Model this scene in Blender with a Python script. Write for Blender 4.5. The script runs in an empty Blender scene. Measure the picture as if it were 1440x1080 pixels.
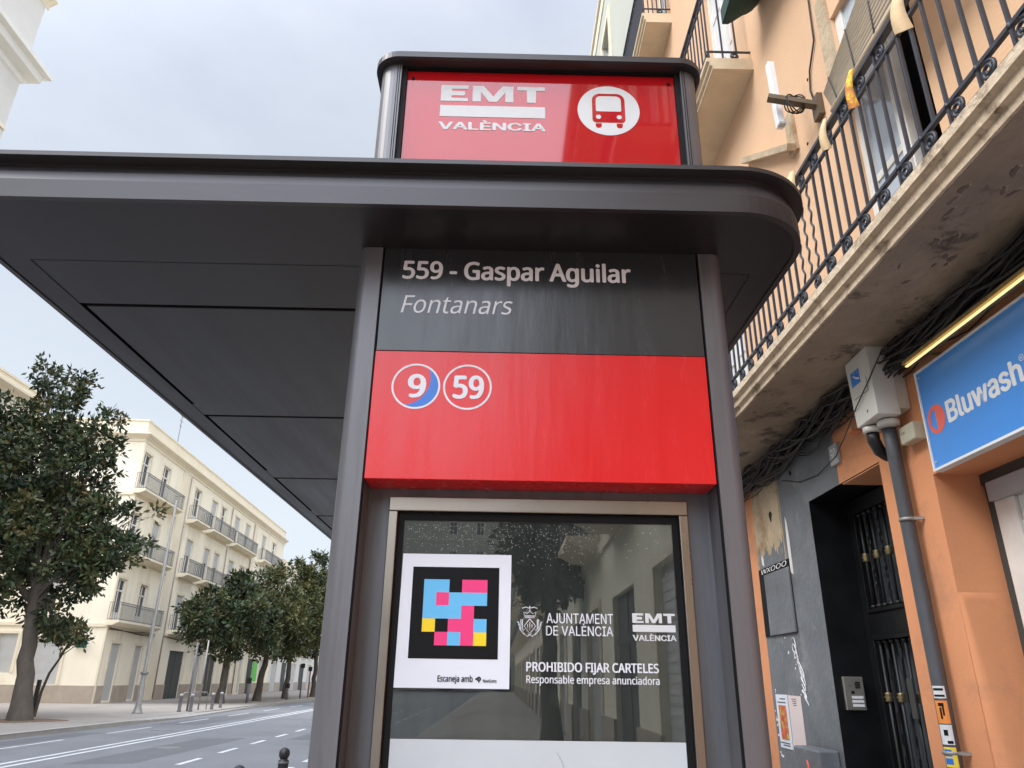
import bpy, bmesh, math, random
import numpy as np
from mathutils import Vector, Matrix

SC = bpy.context.scene
COL = SC.collection
rnd = random.Random(7)
PI = math.pi

# ------------------------------------------------------------------ camera
cd = bpy.data.cameras.new('camera')
cam = bpy.data.objects.new('camera', cd)
COL.objects.link(cam)
PITCH, ROLL, YAW, FPX = .383803828, .0143638, .0123314, 1029.87
_f0 = Vector((math.sin(YAW), math.cos(YAW), 0)); _r0 = Vector((math.cos(YAW), -math.sin(YAW), 0))
_fw = _f0*math.cos(PITCH) + Vector((0, 0, math.sin(PITCH)))
_up = -_f0*math.sin(PITCH) + Vector((0, 0, math.cos(PITCH)))
_R = math.cos(ROLL)*_r0 + math.sin(ROLL)*_up
_U = -math.sin(ROLL)*_r0 + math.cos(ROLL)*_up
cam.matrix_world = Matrix(((_R.x, _U.x, -_fw.x, 0), (_R.y, _U.y, -_fw.y, 0), (_R.z, _U.z, -_fw.z, 1.6), (0, 0, 0, 1)))
cd.sensor_width = 36; cd.lens = 36*FPX/1440
cd.clip_start = .05; cd.clip_end = 3000
SC.camera = cam

# ------------------------------------------------------------------ sky, sun, exposure
SUN_EL, SUN_AZ = math.radians(44), math.radians(258)      # azimuth clockwise from +Y: from the left, over the avenue
sund = Vector((math.sin(SUN_AZ)*math.cos(SUN_EL), math.cos(SUN_AZ)*math.cos(SUN_EL), math.sin(SUN_EL)))
W = bpy.data.worlds.new('World'); SC.world = W; W.use_nodes = True
nt = W.node_tree; nt.nodes.clear()
def N(tree, typ, **kw):
    n = tree.nodes.new(typ)
    for k, v in kw.items(): setattr(n, k, v)
    return n
out = N(nt, 'ShaderNodeOutputWorld'); bg = N(nt, 'ShaderNodeBackground'); bg.inputs[1].default_value = .1
sky = N(nt, 'ShaderNodeTexSky', sky_type='NISHITA', sun_disc=False, sun_elevation=SUN_EL, sun_rotation=SUN_AZ)
sky.dust_density = 3.0
tc = N(nt, 'ShaderNodeTexCoord')
mp = N(nt, 'ShaderNodeMapping'); mp.inputs['Scale'].default_value = (1.0, 1.0, 2.2)
nz = N(nt, 'ShaderNodeTexNoise'); nz.inputs['Scale'].default_value = 2.3; nz.inputs['Detail'].default_value = 5; nz.inputs['Roughness'].default_value = .5
cr = N(nt, 'ShaderNodeValToRGB')
cr.color_ramp.elements[0].position = .30; cr.color_ramp.elements[0].color = (.66, .73, .90, 1)
cr.color_ramp.elements[1].position = .70; cr.color_ramp.elements[1].color = (1.0, 1.06, 1.16, 1)
sep = N(nt, 'ShaderNodeSeparateXYZ')
# paler and a little bluer towards the horizon
er = N(nt, 'ShaderNodeMapRange'); er.inputs[1].default_value = .05; er.inputs[2].default_value = .78; er.inputs[3].default_value = 1; er.inputs[4].default_value = 0
hm = N(nt, 'ShaderNodeMixRGB'); hm.inputs[2].default_value = (1.18, 1.29, 1.40, 1)
# the overcast is brightest high up, behind the viewer
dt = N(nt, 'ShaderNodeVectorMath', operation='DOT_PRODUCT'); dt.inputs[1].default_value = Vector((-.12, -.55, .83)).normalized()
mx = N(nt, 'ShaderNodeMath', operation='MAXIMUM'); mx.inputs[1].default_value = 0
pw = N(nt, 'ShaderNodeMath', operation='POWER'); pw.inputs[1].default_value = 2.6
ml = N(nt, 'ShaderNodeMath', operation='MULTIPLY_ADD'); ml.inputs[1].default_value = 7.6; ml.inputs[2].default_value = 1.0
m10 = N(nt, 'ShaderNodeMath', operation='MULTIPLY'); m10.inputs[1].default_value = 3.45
sc_ = N(nt, 'ShaderNodeVectorMath', operation='SCALE')
mix = N(nt, 'ShaderNodeMixRGB'); mix.inputs[0].default_value = .9
L = nt.links.new
L(tc.outputs['Generated'], mp.inputs[0]); L(mp.outputs[0], nz.inputs['Vector']); L(nz.outputs[0], cr.inputs[0])
L(tc.outputs['Generated'], sep.inputs[0]); L(sep.outputs[2], er.inputs[0]); L(er.outputs[0], hm.inputs[0]); L(cr.outputs[0], hm.inputs[1])
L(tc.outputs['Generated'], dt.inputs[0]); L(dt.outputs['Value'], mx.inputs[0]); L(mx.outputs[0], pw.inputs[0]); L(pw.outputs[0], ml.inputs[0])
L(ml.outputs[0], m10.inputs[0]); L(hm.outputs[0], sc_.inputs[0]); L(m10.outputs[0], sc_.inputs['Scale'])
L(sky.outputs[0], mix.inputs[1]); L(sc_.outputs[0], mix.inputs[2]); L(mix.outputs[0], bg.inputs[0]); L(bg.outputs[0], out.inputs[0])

sl = bpy.data.lights.new('sun', 'SUN'); sl.energy = 1.1; sl.angle = math.radians(28); sl.color = (1, .95, .88)
so = bpy.data.objects.new('sun', sl); COL.objects.link(so)
so.rotation_euler = (-sund).to_track_quat('-Z', 'Y').to_euler(); so.location = (0, -5, 40)
SC.view_settings.view_transform = 'Standard'; SC.view_settings.look = 'None'
SC.view_settings.exposure = 1.1; SC.view_settings.gamma = 1

# ------------------------------------------------------------------ materials
def mat(name, col, rough=.6, metal=0, var=.12, vs=3.0, bump=0, bs=40, spec=.5, coat=0, stain=None, ss=1.5, st=(.5, .62), stretch=None, emit=0):
    m = bpy.data.materials.new(name); m.use_nodes = True
    t = m.node_tree; b = t.nodes['Principled BSDF']
    b.inputs['Roughness'].default_value = rough; b.inputs['Metallic'].default_value = metal
    b.inputs['Specular IOR Level'].default_value = spec; b.inputs['Coat Weight'].default_value = coat
    if coat: b.inputs['Coat Roughness'].default_value = .08
    c4 = (*col, 1)
    if emit:
        b.inputs['Emission Color'].default_value = c4; b.inputs['Emission Strength'].default_value = emit
    tc = N(t, 'ShaderNodeTexCoord'); src = tc.outputs['Object']
    if stretch:
        mp = N(t, 'ShaderNodeMapping'); mp.inputs['Scale'].default_value = stretch
        t.links.new(src, mp.inputs[0]); src = mp.outputs[0]
    cur = None
    if var:
        n = N(t, 'ShaderNodeTexNoise'); n.inputs['Scale'].default_value = vs; n.inputs['Detail'].default_value = 6; n.inputs['Roughness'].default_value = .62
        t.links.new(src, n.inputs['Vector'])
        mr = N(t, 'ShaderNodeMapRange'); mr.inputs[1].default_value = .3; mr.inputs[2].default_value = .7
        t.links.new(n.outputs[0], mr.inputs[0])
        mi = N(t, 'ShaderNodeMixRGB')
        mi.inputs[1].default_value = tuple(x*(1-var) for x in col)+(1,)
        mi.inputs[2].default_value = tuple(min(1, x*(1+var)) for x in col)+(1,)
        t.links.new(mr.outputs[0], mi.inputs[0]); cur = mi.outputs[0]
        mr2 = N(t, 'ShaderNodeMapRange'); mr2.inputs[1].default_value = .3; mr2.inputs[2].default_value = .7
        mr2.inputs[3].default_value = max(.02, rough-.06); mr2.inputs[4].default_value = min(1, rough+.08)
        t.links.new(n.outputs[0], mr2.inputs[0]); t.links.new(mr2.outputs[0], b.inputs['Roughness'])
    if stain:
        n = N(t, 'ShaderNodeTexNoise'); n.inputs['Scale'].default_value = ss; n.inputs['Detail'].default_value = 8; n.inputs['Roughness'].default_value = .68
        t.links.new(src, n.inputs['Vector'])
        mr = N(t, 'ShaderNodeMapRange'); mr.inputs[1].default_value = st[0]; mr.inputs[2].default_value = st[1]
        t.links.new(n.outputs[0], mr.inputs[0])
        mi = N(t, 'ShaderNodeMixRGB'); mi.inputs[2].default_value = (*stain, 1)
        if cur: t.links.new(cur, mi.inputs[1])
        else: mi.inputs[1].default_value = c4
        t.links.new(mr.outputs[0], mi.inputs[0]); cur = mi.outputs[0]
    if cur: t.links.new(cur, b.inputs['Base Color'])
    else: b.inputs['Base Color'].default_value = c4
    if bump:
        n = N(t, 'ShaderNodeTexNoise'); n.inputs['Scale'].default_value = bs; n.inputs['Detail'].default_value = 5
        t.links.new(src, n.inputs['Vector'])
        bp = N(t, 'ShaderNodeBump'); bp.inputs['Strength'].default_value = bump; bp.inputs['Distance'].default_value = .02
        t.links.new(n.outputs[0], bp.inputs['Height']); t.links.new(bp.outputs[0], b.inputs['Normal'])
    return m

def glass_mat(name, tint=(.9, .93, .92), rough=.0, ior=1.5):
    m = bpy.data.materials.new(name); m.use_nodes = True
    t = m.node_tree; t.nodes.clear()
    o = N(t, 'ShaderNodeOutputMaterial'); tr = N(t, 'ShaderNodeBsdfTransparent'); gl = N(t, 'ShaderNodeBsdfGlossy'); fr = N(t, 'ShaderNodeFresnel'); mi = N(t, 'ShaderNodeMixShader')
    tr.inputs[0].default_value = (*tint, 1); gl.inputs['Roughness'].default_value = rough; fr.inputs[0].default_value = ior
    t.links.new(fr.outputs[0], mi.inputs[0]); t.links.new(tr.outputs[0], mi.inputs[1]); t.links.new(gl.outputs[0], mi.inputs[2]); t.links.new(mi.outputs[0], o.inputs[0])
    return m

def leaf_mat(name, dark, light, rust):
    m = bpy.data.materials.new(name); m.use_nodes = True
    t = m.node_tree; b = t.nodes['Principled BSDF']; b.inputs['Roughness'].default_value = .5; b.inputs['Specular IOR Level'].default_value = .32
    a = N(t, 'ShaderNodeAttribute'); a.attribute_name = 'tint'
    r = N(t, 'ShaderNodeValToRGB'); e = r.color_ramp.elements
    e[0].position = 0; e[0].color = (*dark, 1); e[1].position = 1; e[1].color = (*rust, 1)
    k = e.new(.55); k.color = (*light, 1); k = e.new(.86); k.color = tuple(.5*(x+y) for x, y in zip(light, rust))+(1,)
    t.links.new(a.outputs['Fac'], r.inputs[0]); t.links.new(r.outputs[0], b.inputs['Base Color'])
    return m

MT = {}
def D(k, *a, **kw): MT[k] = mat(k, *a, **kw)
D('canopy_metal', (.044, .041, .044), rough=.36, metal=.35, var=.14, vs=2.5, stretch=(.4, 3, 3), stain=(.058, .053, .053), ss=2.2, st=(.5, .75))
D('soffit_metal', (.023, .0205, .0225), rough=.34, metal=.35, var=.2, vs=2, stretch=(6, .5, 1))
D('pillar_metal', (.140, .139, .150), rough=.40, metal=.25, var=.14, vs=4, stretch=(4, 4, .25), stain=(.095, .09, .09), ss=5, st=(.52, .72))
D('steel', (.27, .235, .20), rough=.30, metal=1, var=.08, vs=4)
D('gasket', (.008, .008, .009), rough=.6, var=.1, spec=.15)
D('sign_red', (.45, .008, .013), rough=.035, var=0, spec=.6)
D('panel_red', (.64, .010, .013), rough=.23, var=.03, vs=6, spec=.42, bump=.035, bs=5, stretch=(5, 5, .7))
D('panel_black', (.026, .027, .031), rough=.23, var=.10, vs=6, spec=.52, bump=.035, bs=5, stretch=(5, 5, .7))
D('letter_white', (.70, .73, .78), rough=.45, var=.05, vs=30)
D('letter_grey', (.74, .74, .76), rough=.45, var=.06, vs=30)
D('film_white', (.62, .64, .65), rough=.5, var=.06, vs=6)
D('route_blue', (.02, .16, .60), rough=.35, var=.04)
D('backing', (.11, .115, .118), rough=.55, var=.35, vs=4, stretch=(3, 1, .6))
D('white_band', (.52, .57, .60), rough=.45, var=.06, vs=2)
D('paper', (.72, .76, .83), rough=.55, var=.02)
D('ink_black', (.008, .008, .009), rough=.6, var=.1, spec=.15)
D('code_blue', (.12, .47, .80), rough=.4, var=.03)
D('code_pink', (.80, .035, .20), rough=.4, var=.03)
D('code_yellow', (.86, .62, .01), rough=.4, var=.03)
D('droplet', (.62, .66, .66), rough=.2, var=.1)
D('orange_wall', (.70, .305, .15), rough=.88, var=.06, vs=1.6, bump=.10, bs=45, spec=.25, stain=(.42, .22, .135), ss=2.1, st=(.52, .76))
D('peach_wall', (.74, .475, .29), rough=.85, var=.05, vs=1.3, bump=.2, bs=50, stain=(.66, .43, .27), ss=.9, st=(.52, .75))
D('grey_paint', (.15, .16, .172), rough=.6, var=.22, vs=4, bump=.3, bs=30, stain=(.27, .27, .275), ss=3.4, st=(.55, .70))
D('bare_plaster', (.50, .39, .26), rough=.9, var=.18, vs=6, bump=.5, bs=25, stain=(.33, .22, .12), ss=2.2, st=(.54, .66))
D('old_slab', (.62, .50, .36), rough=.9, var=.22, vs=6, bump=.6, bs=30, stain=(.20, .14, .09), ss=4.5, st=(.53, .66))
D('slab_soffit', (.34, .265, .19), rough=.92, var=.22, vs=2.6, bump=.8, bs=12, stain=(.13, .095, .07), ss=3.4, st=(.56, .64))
D('peel_dark', (.19, .14, .10), rough=.95, var=.3, vs=20)
D('peel_pale', (.40, .325, .245), rough=.95, var=.15, vs=20)
D('cream_slab', (.66, .53, .36), rough=.85, var=.08, vs=3, bump=.2, bs=40, stain=(.55, .42, .27), ss=2, st=(.5, .7))
D('iron_blue', (.034, .038, .052), rough=.45, metal=.2, var=.25, vs=20)
D('iron_black', (.014, .014, .015), rough=.5, var=.2, vs=15)
D('door_black', (.0065, .007, .008), rough=.42, var=.25, vs=6, spec=.3)
D('brass', (.30, .24, .13), rough=.4, metal=.8, var=.2, vs=30)
D('sign_blue', (.055, .265, .73), rough=.30, var=.03, vs=2)
D('sign_white', (.80, .80, .80), rough=.4, var=.03)
D('coral', (.80, .13, .085), rough=.4, var=.03)
D('brown_metal', (.13, .095, .06), rough=.5, metal=.4, var=.2, vs=12)
D('lamp_brass', (.42, .30, .12), rough=.3, metal=.8, var=.2, vs=8)
D('lamp_glow', (1, .74, .34), rough=.4, var=0, emit=.55)
D('box_white', (.64, .62, .57), rough=.45, var=.05, vs=4, stain=(.50, .46, .39), ss=3, st=(.58, .75))
D('box_beige', (.50, .47, .36), rough=.5, var=.06, vs=8)
D('conduit', (.075, .078, .088), rough=.5, var=.12, vs=8)
D('rubber', (.016, .016, .017), rough=.4, var=.2)
D('cable', (.022, .019, .017), rough=.6, var=.4, vs=8)
D('wood_blind', (.50, .41, .30), rough=.8, var=.25, vs=14, stretch=(1, .4, 8))
D('shutter_white', (.66, .68, .70), rough=.5, var=.05, vs=5)
D('frame_white', (.74, .72, .68), rough=.5, var=.08, vs=6)
D('window_dark', (.022, .024, .026), rough=.08, var=.2, vs=3)
D('window_glass', (.07, .085, .10), rough=.04, var=.2, vs=2, spec=.9)
D('pale_glass', (.42, .47, .52), rough=.06, var=.25, vs=3, spec=.9)
D('awning_green', (.02, .055, .045), rough=.8, var=.2, vs=8)
D('ribbon_cream', (.72, .52, .30), rough=.8, var=.12, vs=12)
D('ribbon_flag', (.80, .28, .06), rough=.8, var=.5, vs=14, stain=(.80, .55, .05), ss=16, st=(.5, .52))
D('cream_wall', (.88, .80, .645), rough=.85, var=.06, vs=.8, bump=.1, bs=8, stain=(.62, .53, .40), ss=.7, st=(.54, .78), stretch=(1, 1, .35))
D('cream_trim', (.78, .69, .53), rough=.85, var=.05, vs=1)
D('stone_plinth', (.40, .335, .27), rough=.85, var=.12, vs=1.5, bump=.2, bs=10)
D('grey_render', (.62, .60, .56), rough=.85, var=.05, vs=.6)
D('white_render', (.70, .68, .63), rough=.85, var=.05, vs=.5)
D('yellow_render', (.78, .74, .60), rough=.85, var=.07, vs=.5)
D('sage_render', (.50, .51, .44), rough=.85, var=.06, vs=.6)
D('shutter_grey', (.50, .50, .49), rough=.6, var=.08, vs=2)
D('dark_gate', (.05, .052, .05), rough=.6, var=.2, vs=3)
D('rail_grey', (.16, .165, .17), rough=.5, var=.15, vs=6)
D('roof_tile', (.30, .13, .08), rough=.85, var=.2, vs=3)
D('asphalt', (.175, .178, .19), rough=.75, var=.12, vs=.7, bump=.3, bs=90, stain=(.135, .137, .147), ss=.25, st=(.48, .7))
D('asphalt_patch', (.125, .127, .135), rough=.8, var=.14, vs=1.5, bump=.3, bs=90)
D('pavement', (.29, .262, .235), rough=.85, var=.09, vs=1.2, bump=.25, bs=30, stain=(.225, .20, .18), ss=.5, st=(.5, .7))
D('kerb_stone', (.34, .325, .30), rough=.8, var=.12, vs=3, bump=.2, bs=40)
D('road_paint', (.62, .63, .63), rough=.7, var=.12, vs=3, stain=(.38, .385, .39), ss=2.5, st=(.55, .7))
D('earth', (.16, .105, .065), rough=.95, var=.25, vs=4, bump=.5, bs=20)
D('bark', (.085, .07, .056), rough=.92, var=.3, vs=5, bump=.8, bs=14, stretch=(1, 1, .35))
D('galvanised', (.30, .29, .275), rough=.5, metal=.4, var=.14, vs=4)
D('sign_green', (.02, .10, .07), rough=.5, var=.1)
D('bright_green', (.10, .55, .06), rough=.5, var=.1)
D('sticker_orange', (.78, .26, .05), rough=.5, var=.1)
D('sticker_yellow', (.80, .60, .05), rough=.5, var=.05)
D('sticker_white', (.66, .67, .68), rough=.5, var=.1, vs=20)
D('poster_red', (.55, .10, .05), rough=.5, var=.6, vs=25, stain=(.55, .42, .06), ss=22, st=(.5, .54))
D('poster_pink', (.74, .62, .60), rough=.6, var=.04, vs=8)
D('plate_grey', (.40, .41, .43), rough=.4, var=.1)
D('intercom_steel', (.46, .43, .38), rough=.3, metal=.7, var=.08, vs=9)
MT['pane'] = glass_mat('clear_pane', ior=1.85)
MT['leaf'] = leaf_mat('magnolia_leaf', (.013, .025, .012), (.064, .088, .034), (.15, .078, .022))
MT['leaf2'] = leaf_mat('olive_leaf', (.020, .032, .012), (.098, .108, .036), (.15, .090, .025))

# lettering faces that ship with Blender itself; its built-in face is the fallback
FONTS = {}
for _k, _n in (('noto', 'NotoSansHebrew-Regular.woff2'), ('inter', 'Inter.woff2')):
    try: FONTS[_k] = bpy.data.fonts.load(bpy.utils.system_resource('DATAFILES', path='fonts')+'/'+_n)
    except Exception: FONTS[_k] = None

# ------------------------------------------------------------------ mesh builder
class MB:
    def __init__(s): s.v = []; s.f = []; s.m = []; s.sm = []
    def add(s, vs, fs, m=0, smooth=False):
        o = len(s.v); s.v += [tuple(v) for v in vs]
        for f in fs: s.f.append(tuple(i+o for i in f)); s.m.append(m); s.sm.append(smooth)
        return s
    def box(s, x0, x1, y0, y1, z0, z1, m=0):
        vs = [(x, y, z) for x in (x0, x1) for y in (y0, y1) for z in (z0, z1)]
        return s.add(vs, [(0, 1, 3, 2), (4, 6, 7, 5), (0, 4, 5, 1), (2, 3, 7, 6), (0, 2, 6, 4), (1, 5, 7, 3)], m)
    def obox(s, c, u, v, w, m=0):
        c = Vector(c); u = Vector(u); v = Vector(v); w = Vector(w)
        vs = [c+a*u+b*v+d*w for a in (-.5, .5) for b in (-.5, .5) for d in (-.5, .5)]
        return s.add(vs, [(0, 1, 3, 2), (4, 6, 7, 5), (0, 4, 5, 1), (2, 3, 7, 6), (0, 2, 6, 4), (1, 5, 7, 3)], m)
    def bar(s, a, b, w, d=None, m=0):
        a = Vector(a); b = Vector(b); t = b-a; l = t.length; t.normalize(); d = d or w
        r = t.cross(Vector((0, 0, 1)))
        if r.length < 1e-3: r = Vector((1, 0, 0))
        r.normalize(); q = r.cross(t)
        return s.obox((a+b)/2, t*l, r*w, q*d, m)
    def prism(s, poly, P, w0, w1, m=0, smooth=False):
        """poly: (u,v) outline; P(u,v,w) -> xyz"""
        n = len(poly); vs = [P(u, v, w0) for u, v in poly]+[P(u, v, w1) for u, v in poly]
        s.add(vs, [tuple(range(n))[::-1], tuple(range(n, 2*n))], m)
        return s.add(vs, [(i, (i+1) % n, n+(i+1) % n, n+i) for i in range(n)], m, smooth)
    def tube(s, pts, r, n=8, m=0, cap=True):
        pts = [Vector(p) for p in pts]; k = len(pts); rs = r if isinstance(r, (list, tuple)) else [r]*k
        vs = []; prev = None
        for i, p in enumerate(pts):
            t = (pts[min(i+1, k-1)]-pts[max(i-1, 0)]).normalized()
            if prev is None:
                a = t.cross(Vector((0, 0, 1)))
                if a.length < 1e-3: a = t.cross(Vector((1, 0, 0)))
            else: a = prev-t*prev.dot(t)
            a.normalize(); prev = a; b = t.cross(a)
            vs += [p+rs[i]*(math.cos(2*PI*j/n)*a+math.sin(2*PI*j/n)*b) for j in range(n)]
        fs = [(i*n+j, i*n+(j+1) % n, (i+1)*n+(j+1) % n, (i+1)*n+j) for i in range(k-1) for j in range(n)]
        s.add(vs, fs, m, n > 4)
        if cap: s.add(vs[:n], [tuple(range(n))[::-1]], m); s.add(vs[-n:], [tuple(range(n))], m)
        return s
    def lathe(s, c, prof, n=20, m=0):
        c = Vector(c); k = len(prof); vs = [c+Vector((r*math.cos(2*PI*j/n), r*math.sin(2*PI*j/n), z)) for r, z in prof for j in range(n)]
        fs = [(i*n+j, i*n+(j+1) % n, (i+1)*n+(j+1) % n, (i+1)*n+j) for i in range(k-1) for j in range(n)]
        s.add(vs, fs, m, True); s.add(vs[:n], [tuple(range(n))[::-1]], m); return s.add(vs[-n:], [tuple(range(n))], m)
    def ring(s, P, cu, cv, r0, r1, w0, w1, m=0, n=48, sv=1.0, a0=0, a1=2*PI):
        full = abs(a1-a0-2*PI) < 1e-6; k = n if full else n+1
        an = [a0+(a1-a0)*i/n for i in range(k)]
        o = [(cu+r1*math.cos(a), cv+r1*sv*math.sin(a)) for a in an]; i_ = [(cu+r0*math.cos(a), cv+r0*sv*math.sin(a)) for a in an]
        vs = [P(u, v, w1) for u, v in o]+[P(u, v, w1) for u, v in i_]+[P(u, v, w0) for u, v in o]+[P(u, v, w0) for u, v in i_]
        fs = []
        for i in range(n):
            j = (i+1) % k
            fs += [(i, j, k+j, k+i), (i, 2*k+i, 2*k+j, j), (k+i, k+j, 3*k+j, 3*k+i)]
        return s.add(vs, fs, m)
    def disc(s, P, cu, cv, r, w0, w1, m=0, n=48, sv=1.0):
        return s.prism([(cu+r*math.cos(2*PI*i/n), cv+r*sv*math.sin(2*PI*i/n)) for i in range(n)], P, w0, w1, m)
    def text(s, body, P, u0, u1, v0, v1, w, m=0, ref='H', bold=0.0, shear=0.0, th=.0006, font='noto'):
        """lettering fitted: ink from u0 to u1, baseline v0, height of ref at v1"""
        def me(b):
            c = bpy.data.curves.new('t', 'FONT'); c.body = b
            if FONTS.get(font): c.font = FONTS[font]
            c.shear = shear; c.extrude = .01; c.resolution_u = 6
            o = bpy.data.objects.new('t', c); COL.objects.link(o)
            mesh = bpy.data.meshes.new_from_object(o.evaluated_get(bpy.context.evaluated_depsgraph_get()))
            v = [tuple(p.co) for p in mesh.vertices]; f = [tuple(q.vertices) for q in mesh.polygons]
            bpy.data.objects.remove(o); bpy.data.curves.remove(c); bpy.data.meshes.remove(mesh)
            return v, f
        rv, _ = me(ref); h = max(p[1] for p in rv); b0 = min(p[1] for p in rv)
        v, f = me(body); xa = min(p[0] for p in v); xb = max(p[0] for p in v)
        su = (u1-u0)/(xb-xa); sv = (v1-v0)/(h-b0)
        # heavier weights: the same strokes laid again a hair to each side
        sh_ = [(0, 0)]+([(-bold, 0), (bold, 0), (0, bold*.6), (0, -bold*.6), (-bold*.7, bold*.45), (bold*.7, -bold*.45)] if bold > 0 else [])
        for k, (dx, dy) in enumerate(sh_):
            s.add([P(u0+(x+dx-xa)*su, v0+(y+dy-b0)*sv, w+(th+k*3e-5 if z > 0 else 0)) for x, y, z in v], f, m)
        return s
    def build(s, name, mats, parent=None, local=False, bevel=0, recalc=True, group=None):
        off = Vector((0, 0, 0)) if (parent is None or local) else WL[parent.name]
        me = bpy.data.meshes.new(name)
        me.from_pydata([(x-off.x, y-off.y, z-off.z) for x, y, z in s.v], [], s.f)
        for k in ([mats] if isinstance(mats, str) else mats): me.materials.append(MT[k])
        me.polygons.foreach_set('material_index', s.m); me.polygons.foreach_set('use_smooth', s.sm)
        if recalc:
            bm = bmesh.new(); bm.from_mesh(me); bmesh.ops.remove_doubles(bm, verts=bm.verts, dist=1e-6); bmesh.ops.recalc_face_normals(bm, faces=bm.faces); bm.to_mesh(me); bm.free()
        o = bpy.data.objects.new(name, me); COL.objects.link(o)
        if parent: o.parent = parent; WL[o.name] = off
        else: WL[o.name] = Vector((0, 0, 0))
        if bevel:
            md = o.modifiers.new('bevel', 'BEVEL'); md.width = bevel; md.segments = 3; md.limit_method = 'ANGLE'; md.angle_limit = math.radians(40)
        return o
WL = {}
def tag(o, label, cat, group=None):
    o['label'] = label; o['category'] = cat
    if group: o['group'] = group
    return o
def thing(name, label, cat, loc, group=None, rotz=0):
    o = bpy.data.objects.new(name, None); COL.objects.link(o); o.location = loc; o.rotation_euler = (0, 0, rotz); o.empty_display_size = .1
    WL[o.name] = Vector(loc)
    return tag(o, label, cat, group)
def solo(mb, name, mats, label, cat, group=None, bevel=0):
    """a thing that is one mesh, with its origin at its base"""
    xs = [v[0] for v in mb.v]; ys = [v[1] for v in mb.v]; zs = [v[2] for v in mb.v]
    c = Vector(((min(xs)+max(xs))/2, (min(ys)+max(ys))/2, min(zs)))
    mb.v = [(x-c.x, y-c.y, z-c.z) for x, y, z in mb.v]
    o = mb.build(name, mats, bevel=bevel); o.location = c; WL[o.name] = c
    return tag(o, label, cat, group)
def struct(mb, name, mats):
    o = mb.build(name, mats); o['kind'] = 'structure'; return o
def copy_tree(o, parent=None):
    c = o.copy(); COL.objects.link(c)
    if parent: c.parent = parent
    for ch in list(o.children): copy_tree(ch, c)
    return c
def rrect(x0, x1, y0, y1, r, n=8, rl=None):
    o = []; q = rl or r; R_ = r
    for cx, cy, a, r in ((x1-r, y0+r, -PI/2, r), (x1-r, y1-r, 0, r), (x0+q, y1-q, PI/2, q), (x0+q, y0+q, PI, q)):
        o += [(cx+r*math.cos(a+PI/2*i/n), cy+r*math.sin(a+PI/2*i/n)) for i in range(n+1)]
    return o
XY = lambda u, v, w: (u, v, w)                       # plan outline extruded in z
def FRONT(Y): return lambda u, v, w: (u, Y-w, v)     # a plane facing the camera
def WALL(X): return lambda u, v, w: (X-w, -u, v)     # right-hand facade: u = -Y, facing the street

def gridwall(mb, F, us, vs, holes, depth, mfn, back=None):
    """a wall sheet with real openings; F(u,v,d), d = distance into the wall; holes (u0,u1,v0,v1[,depth])"""
    U = sorted({*us, *[h[0] for h in holes], *[h[1] for h in holes]}); V = sorted({*vs, *[h[2] for h in holes], *[h[3] for h in holes]})
    U = [u for u in U if us[0] <= u <= us[-1]]; V = [v for v in V if vs[0] <= v <= vs[-1]]
    for a, b in zip(U, U[1:]):
        for c, d in zip(V, V[1:]):
            mu, mv = (a+b)/2, (c+d)/2
            if any(h[0] < mu < h[1] and h[2] < mv < h[3] for h in holes): continue
            mb.add([F(a, c, 0), F(b, c, 0), F(b, d, 0), F(a, d, 0)], [(0, 1, 2, 3)], mfn(mu, mv))
    for h in holes:
        dp = h[4] if len(h) > 4 else depth; rm = h[5] if len(h) > 5 else None
        c = [(h[0], h[2]), (h[1], h[2]), (h[1], h[3]), (h[0], h[3])]
        for k in range(4):
            p, q = c[k], c[(k+1) % 4]
            mm = (rm[k] if rm else mfn((p[0]+q[0])/2+(.01 if k == 1 else -.01 if k == 3 else 0), (p[1]+q[1])/2+(.01 if k == 2 else -.01 if k == 0 else 0)))
            mb.add([F(*p, 0), F(*q, 0), F(*q, dp), F(*p, dp)], [(0, 1, 2, 3)], mm)

# ================================================================== SETTING
RZ = -.13
mb = MB(); mb.box(-400, 400, -400, 900, -1.2, -.16); struct(mb, 'ground', 'pavement')
mb = MB(); mb.box(-14.6, -2.4, -140, 420, -.155, RZ); struct(mb, 'road', 'asphalt')
mb = MB(); mb.box(-2.25, 2.6, -140, 260, -.155, 0); struct(mb, 'near_pavement', 'pavement')
mb = MB(); mb.box(-2.4, -2.25, -140, 260, -.155, -.003); struct(mb, 'near_kerb', 'kerb_stone')
# far pavement follows the slightly turned far frontage; dropped kerbs where the photo shows ramps
mb = MB(); mb.add([(-14.2, -140, 0), (-60, -140, 0), (-60, 420, 0), (-16.6, 420, 0), (-15.2, 64, 0), (-13.55, 30, 0), (-13.7, 20, 0)], [tuple(range(7))])
mb.box(-60, -20, -140, 420, -.155, -.01); struct(mb, 'far_pavement', 'pavement')
mb = MB()
kp = [(-14.0, -140), (-13.72, 20), (-13.62, 26), (-13.56, 29.5), (-13.50, 35), (-13.8, 39), (-14.6, 54), (-15.0, 64), (-16.4, 420)]
kz = [.004, .004, .004, .004, -.085, -.085, .004, .004, .004]
for i in range(len(kp)-1):
    (x0, y0), (x1, y1) = kp[i], kp[i+1]; z0, z1 = kz[i], kz[i+1]
    vs = [(x0, y0, -.16), (x0, y0, z0), (x0-.28, y0, .004), (x1, y1, -.16), (x1, y1, z1), (x1-.28, y1, .004)]
    mb.add(vs, [(0, 1, 4, 3), (1, 2, 5, 4)])
struct(mb, 'far_kerb', 'kerb_stone')
mb = MB(); z = RZ+.004
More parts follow.
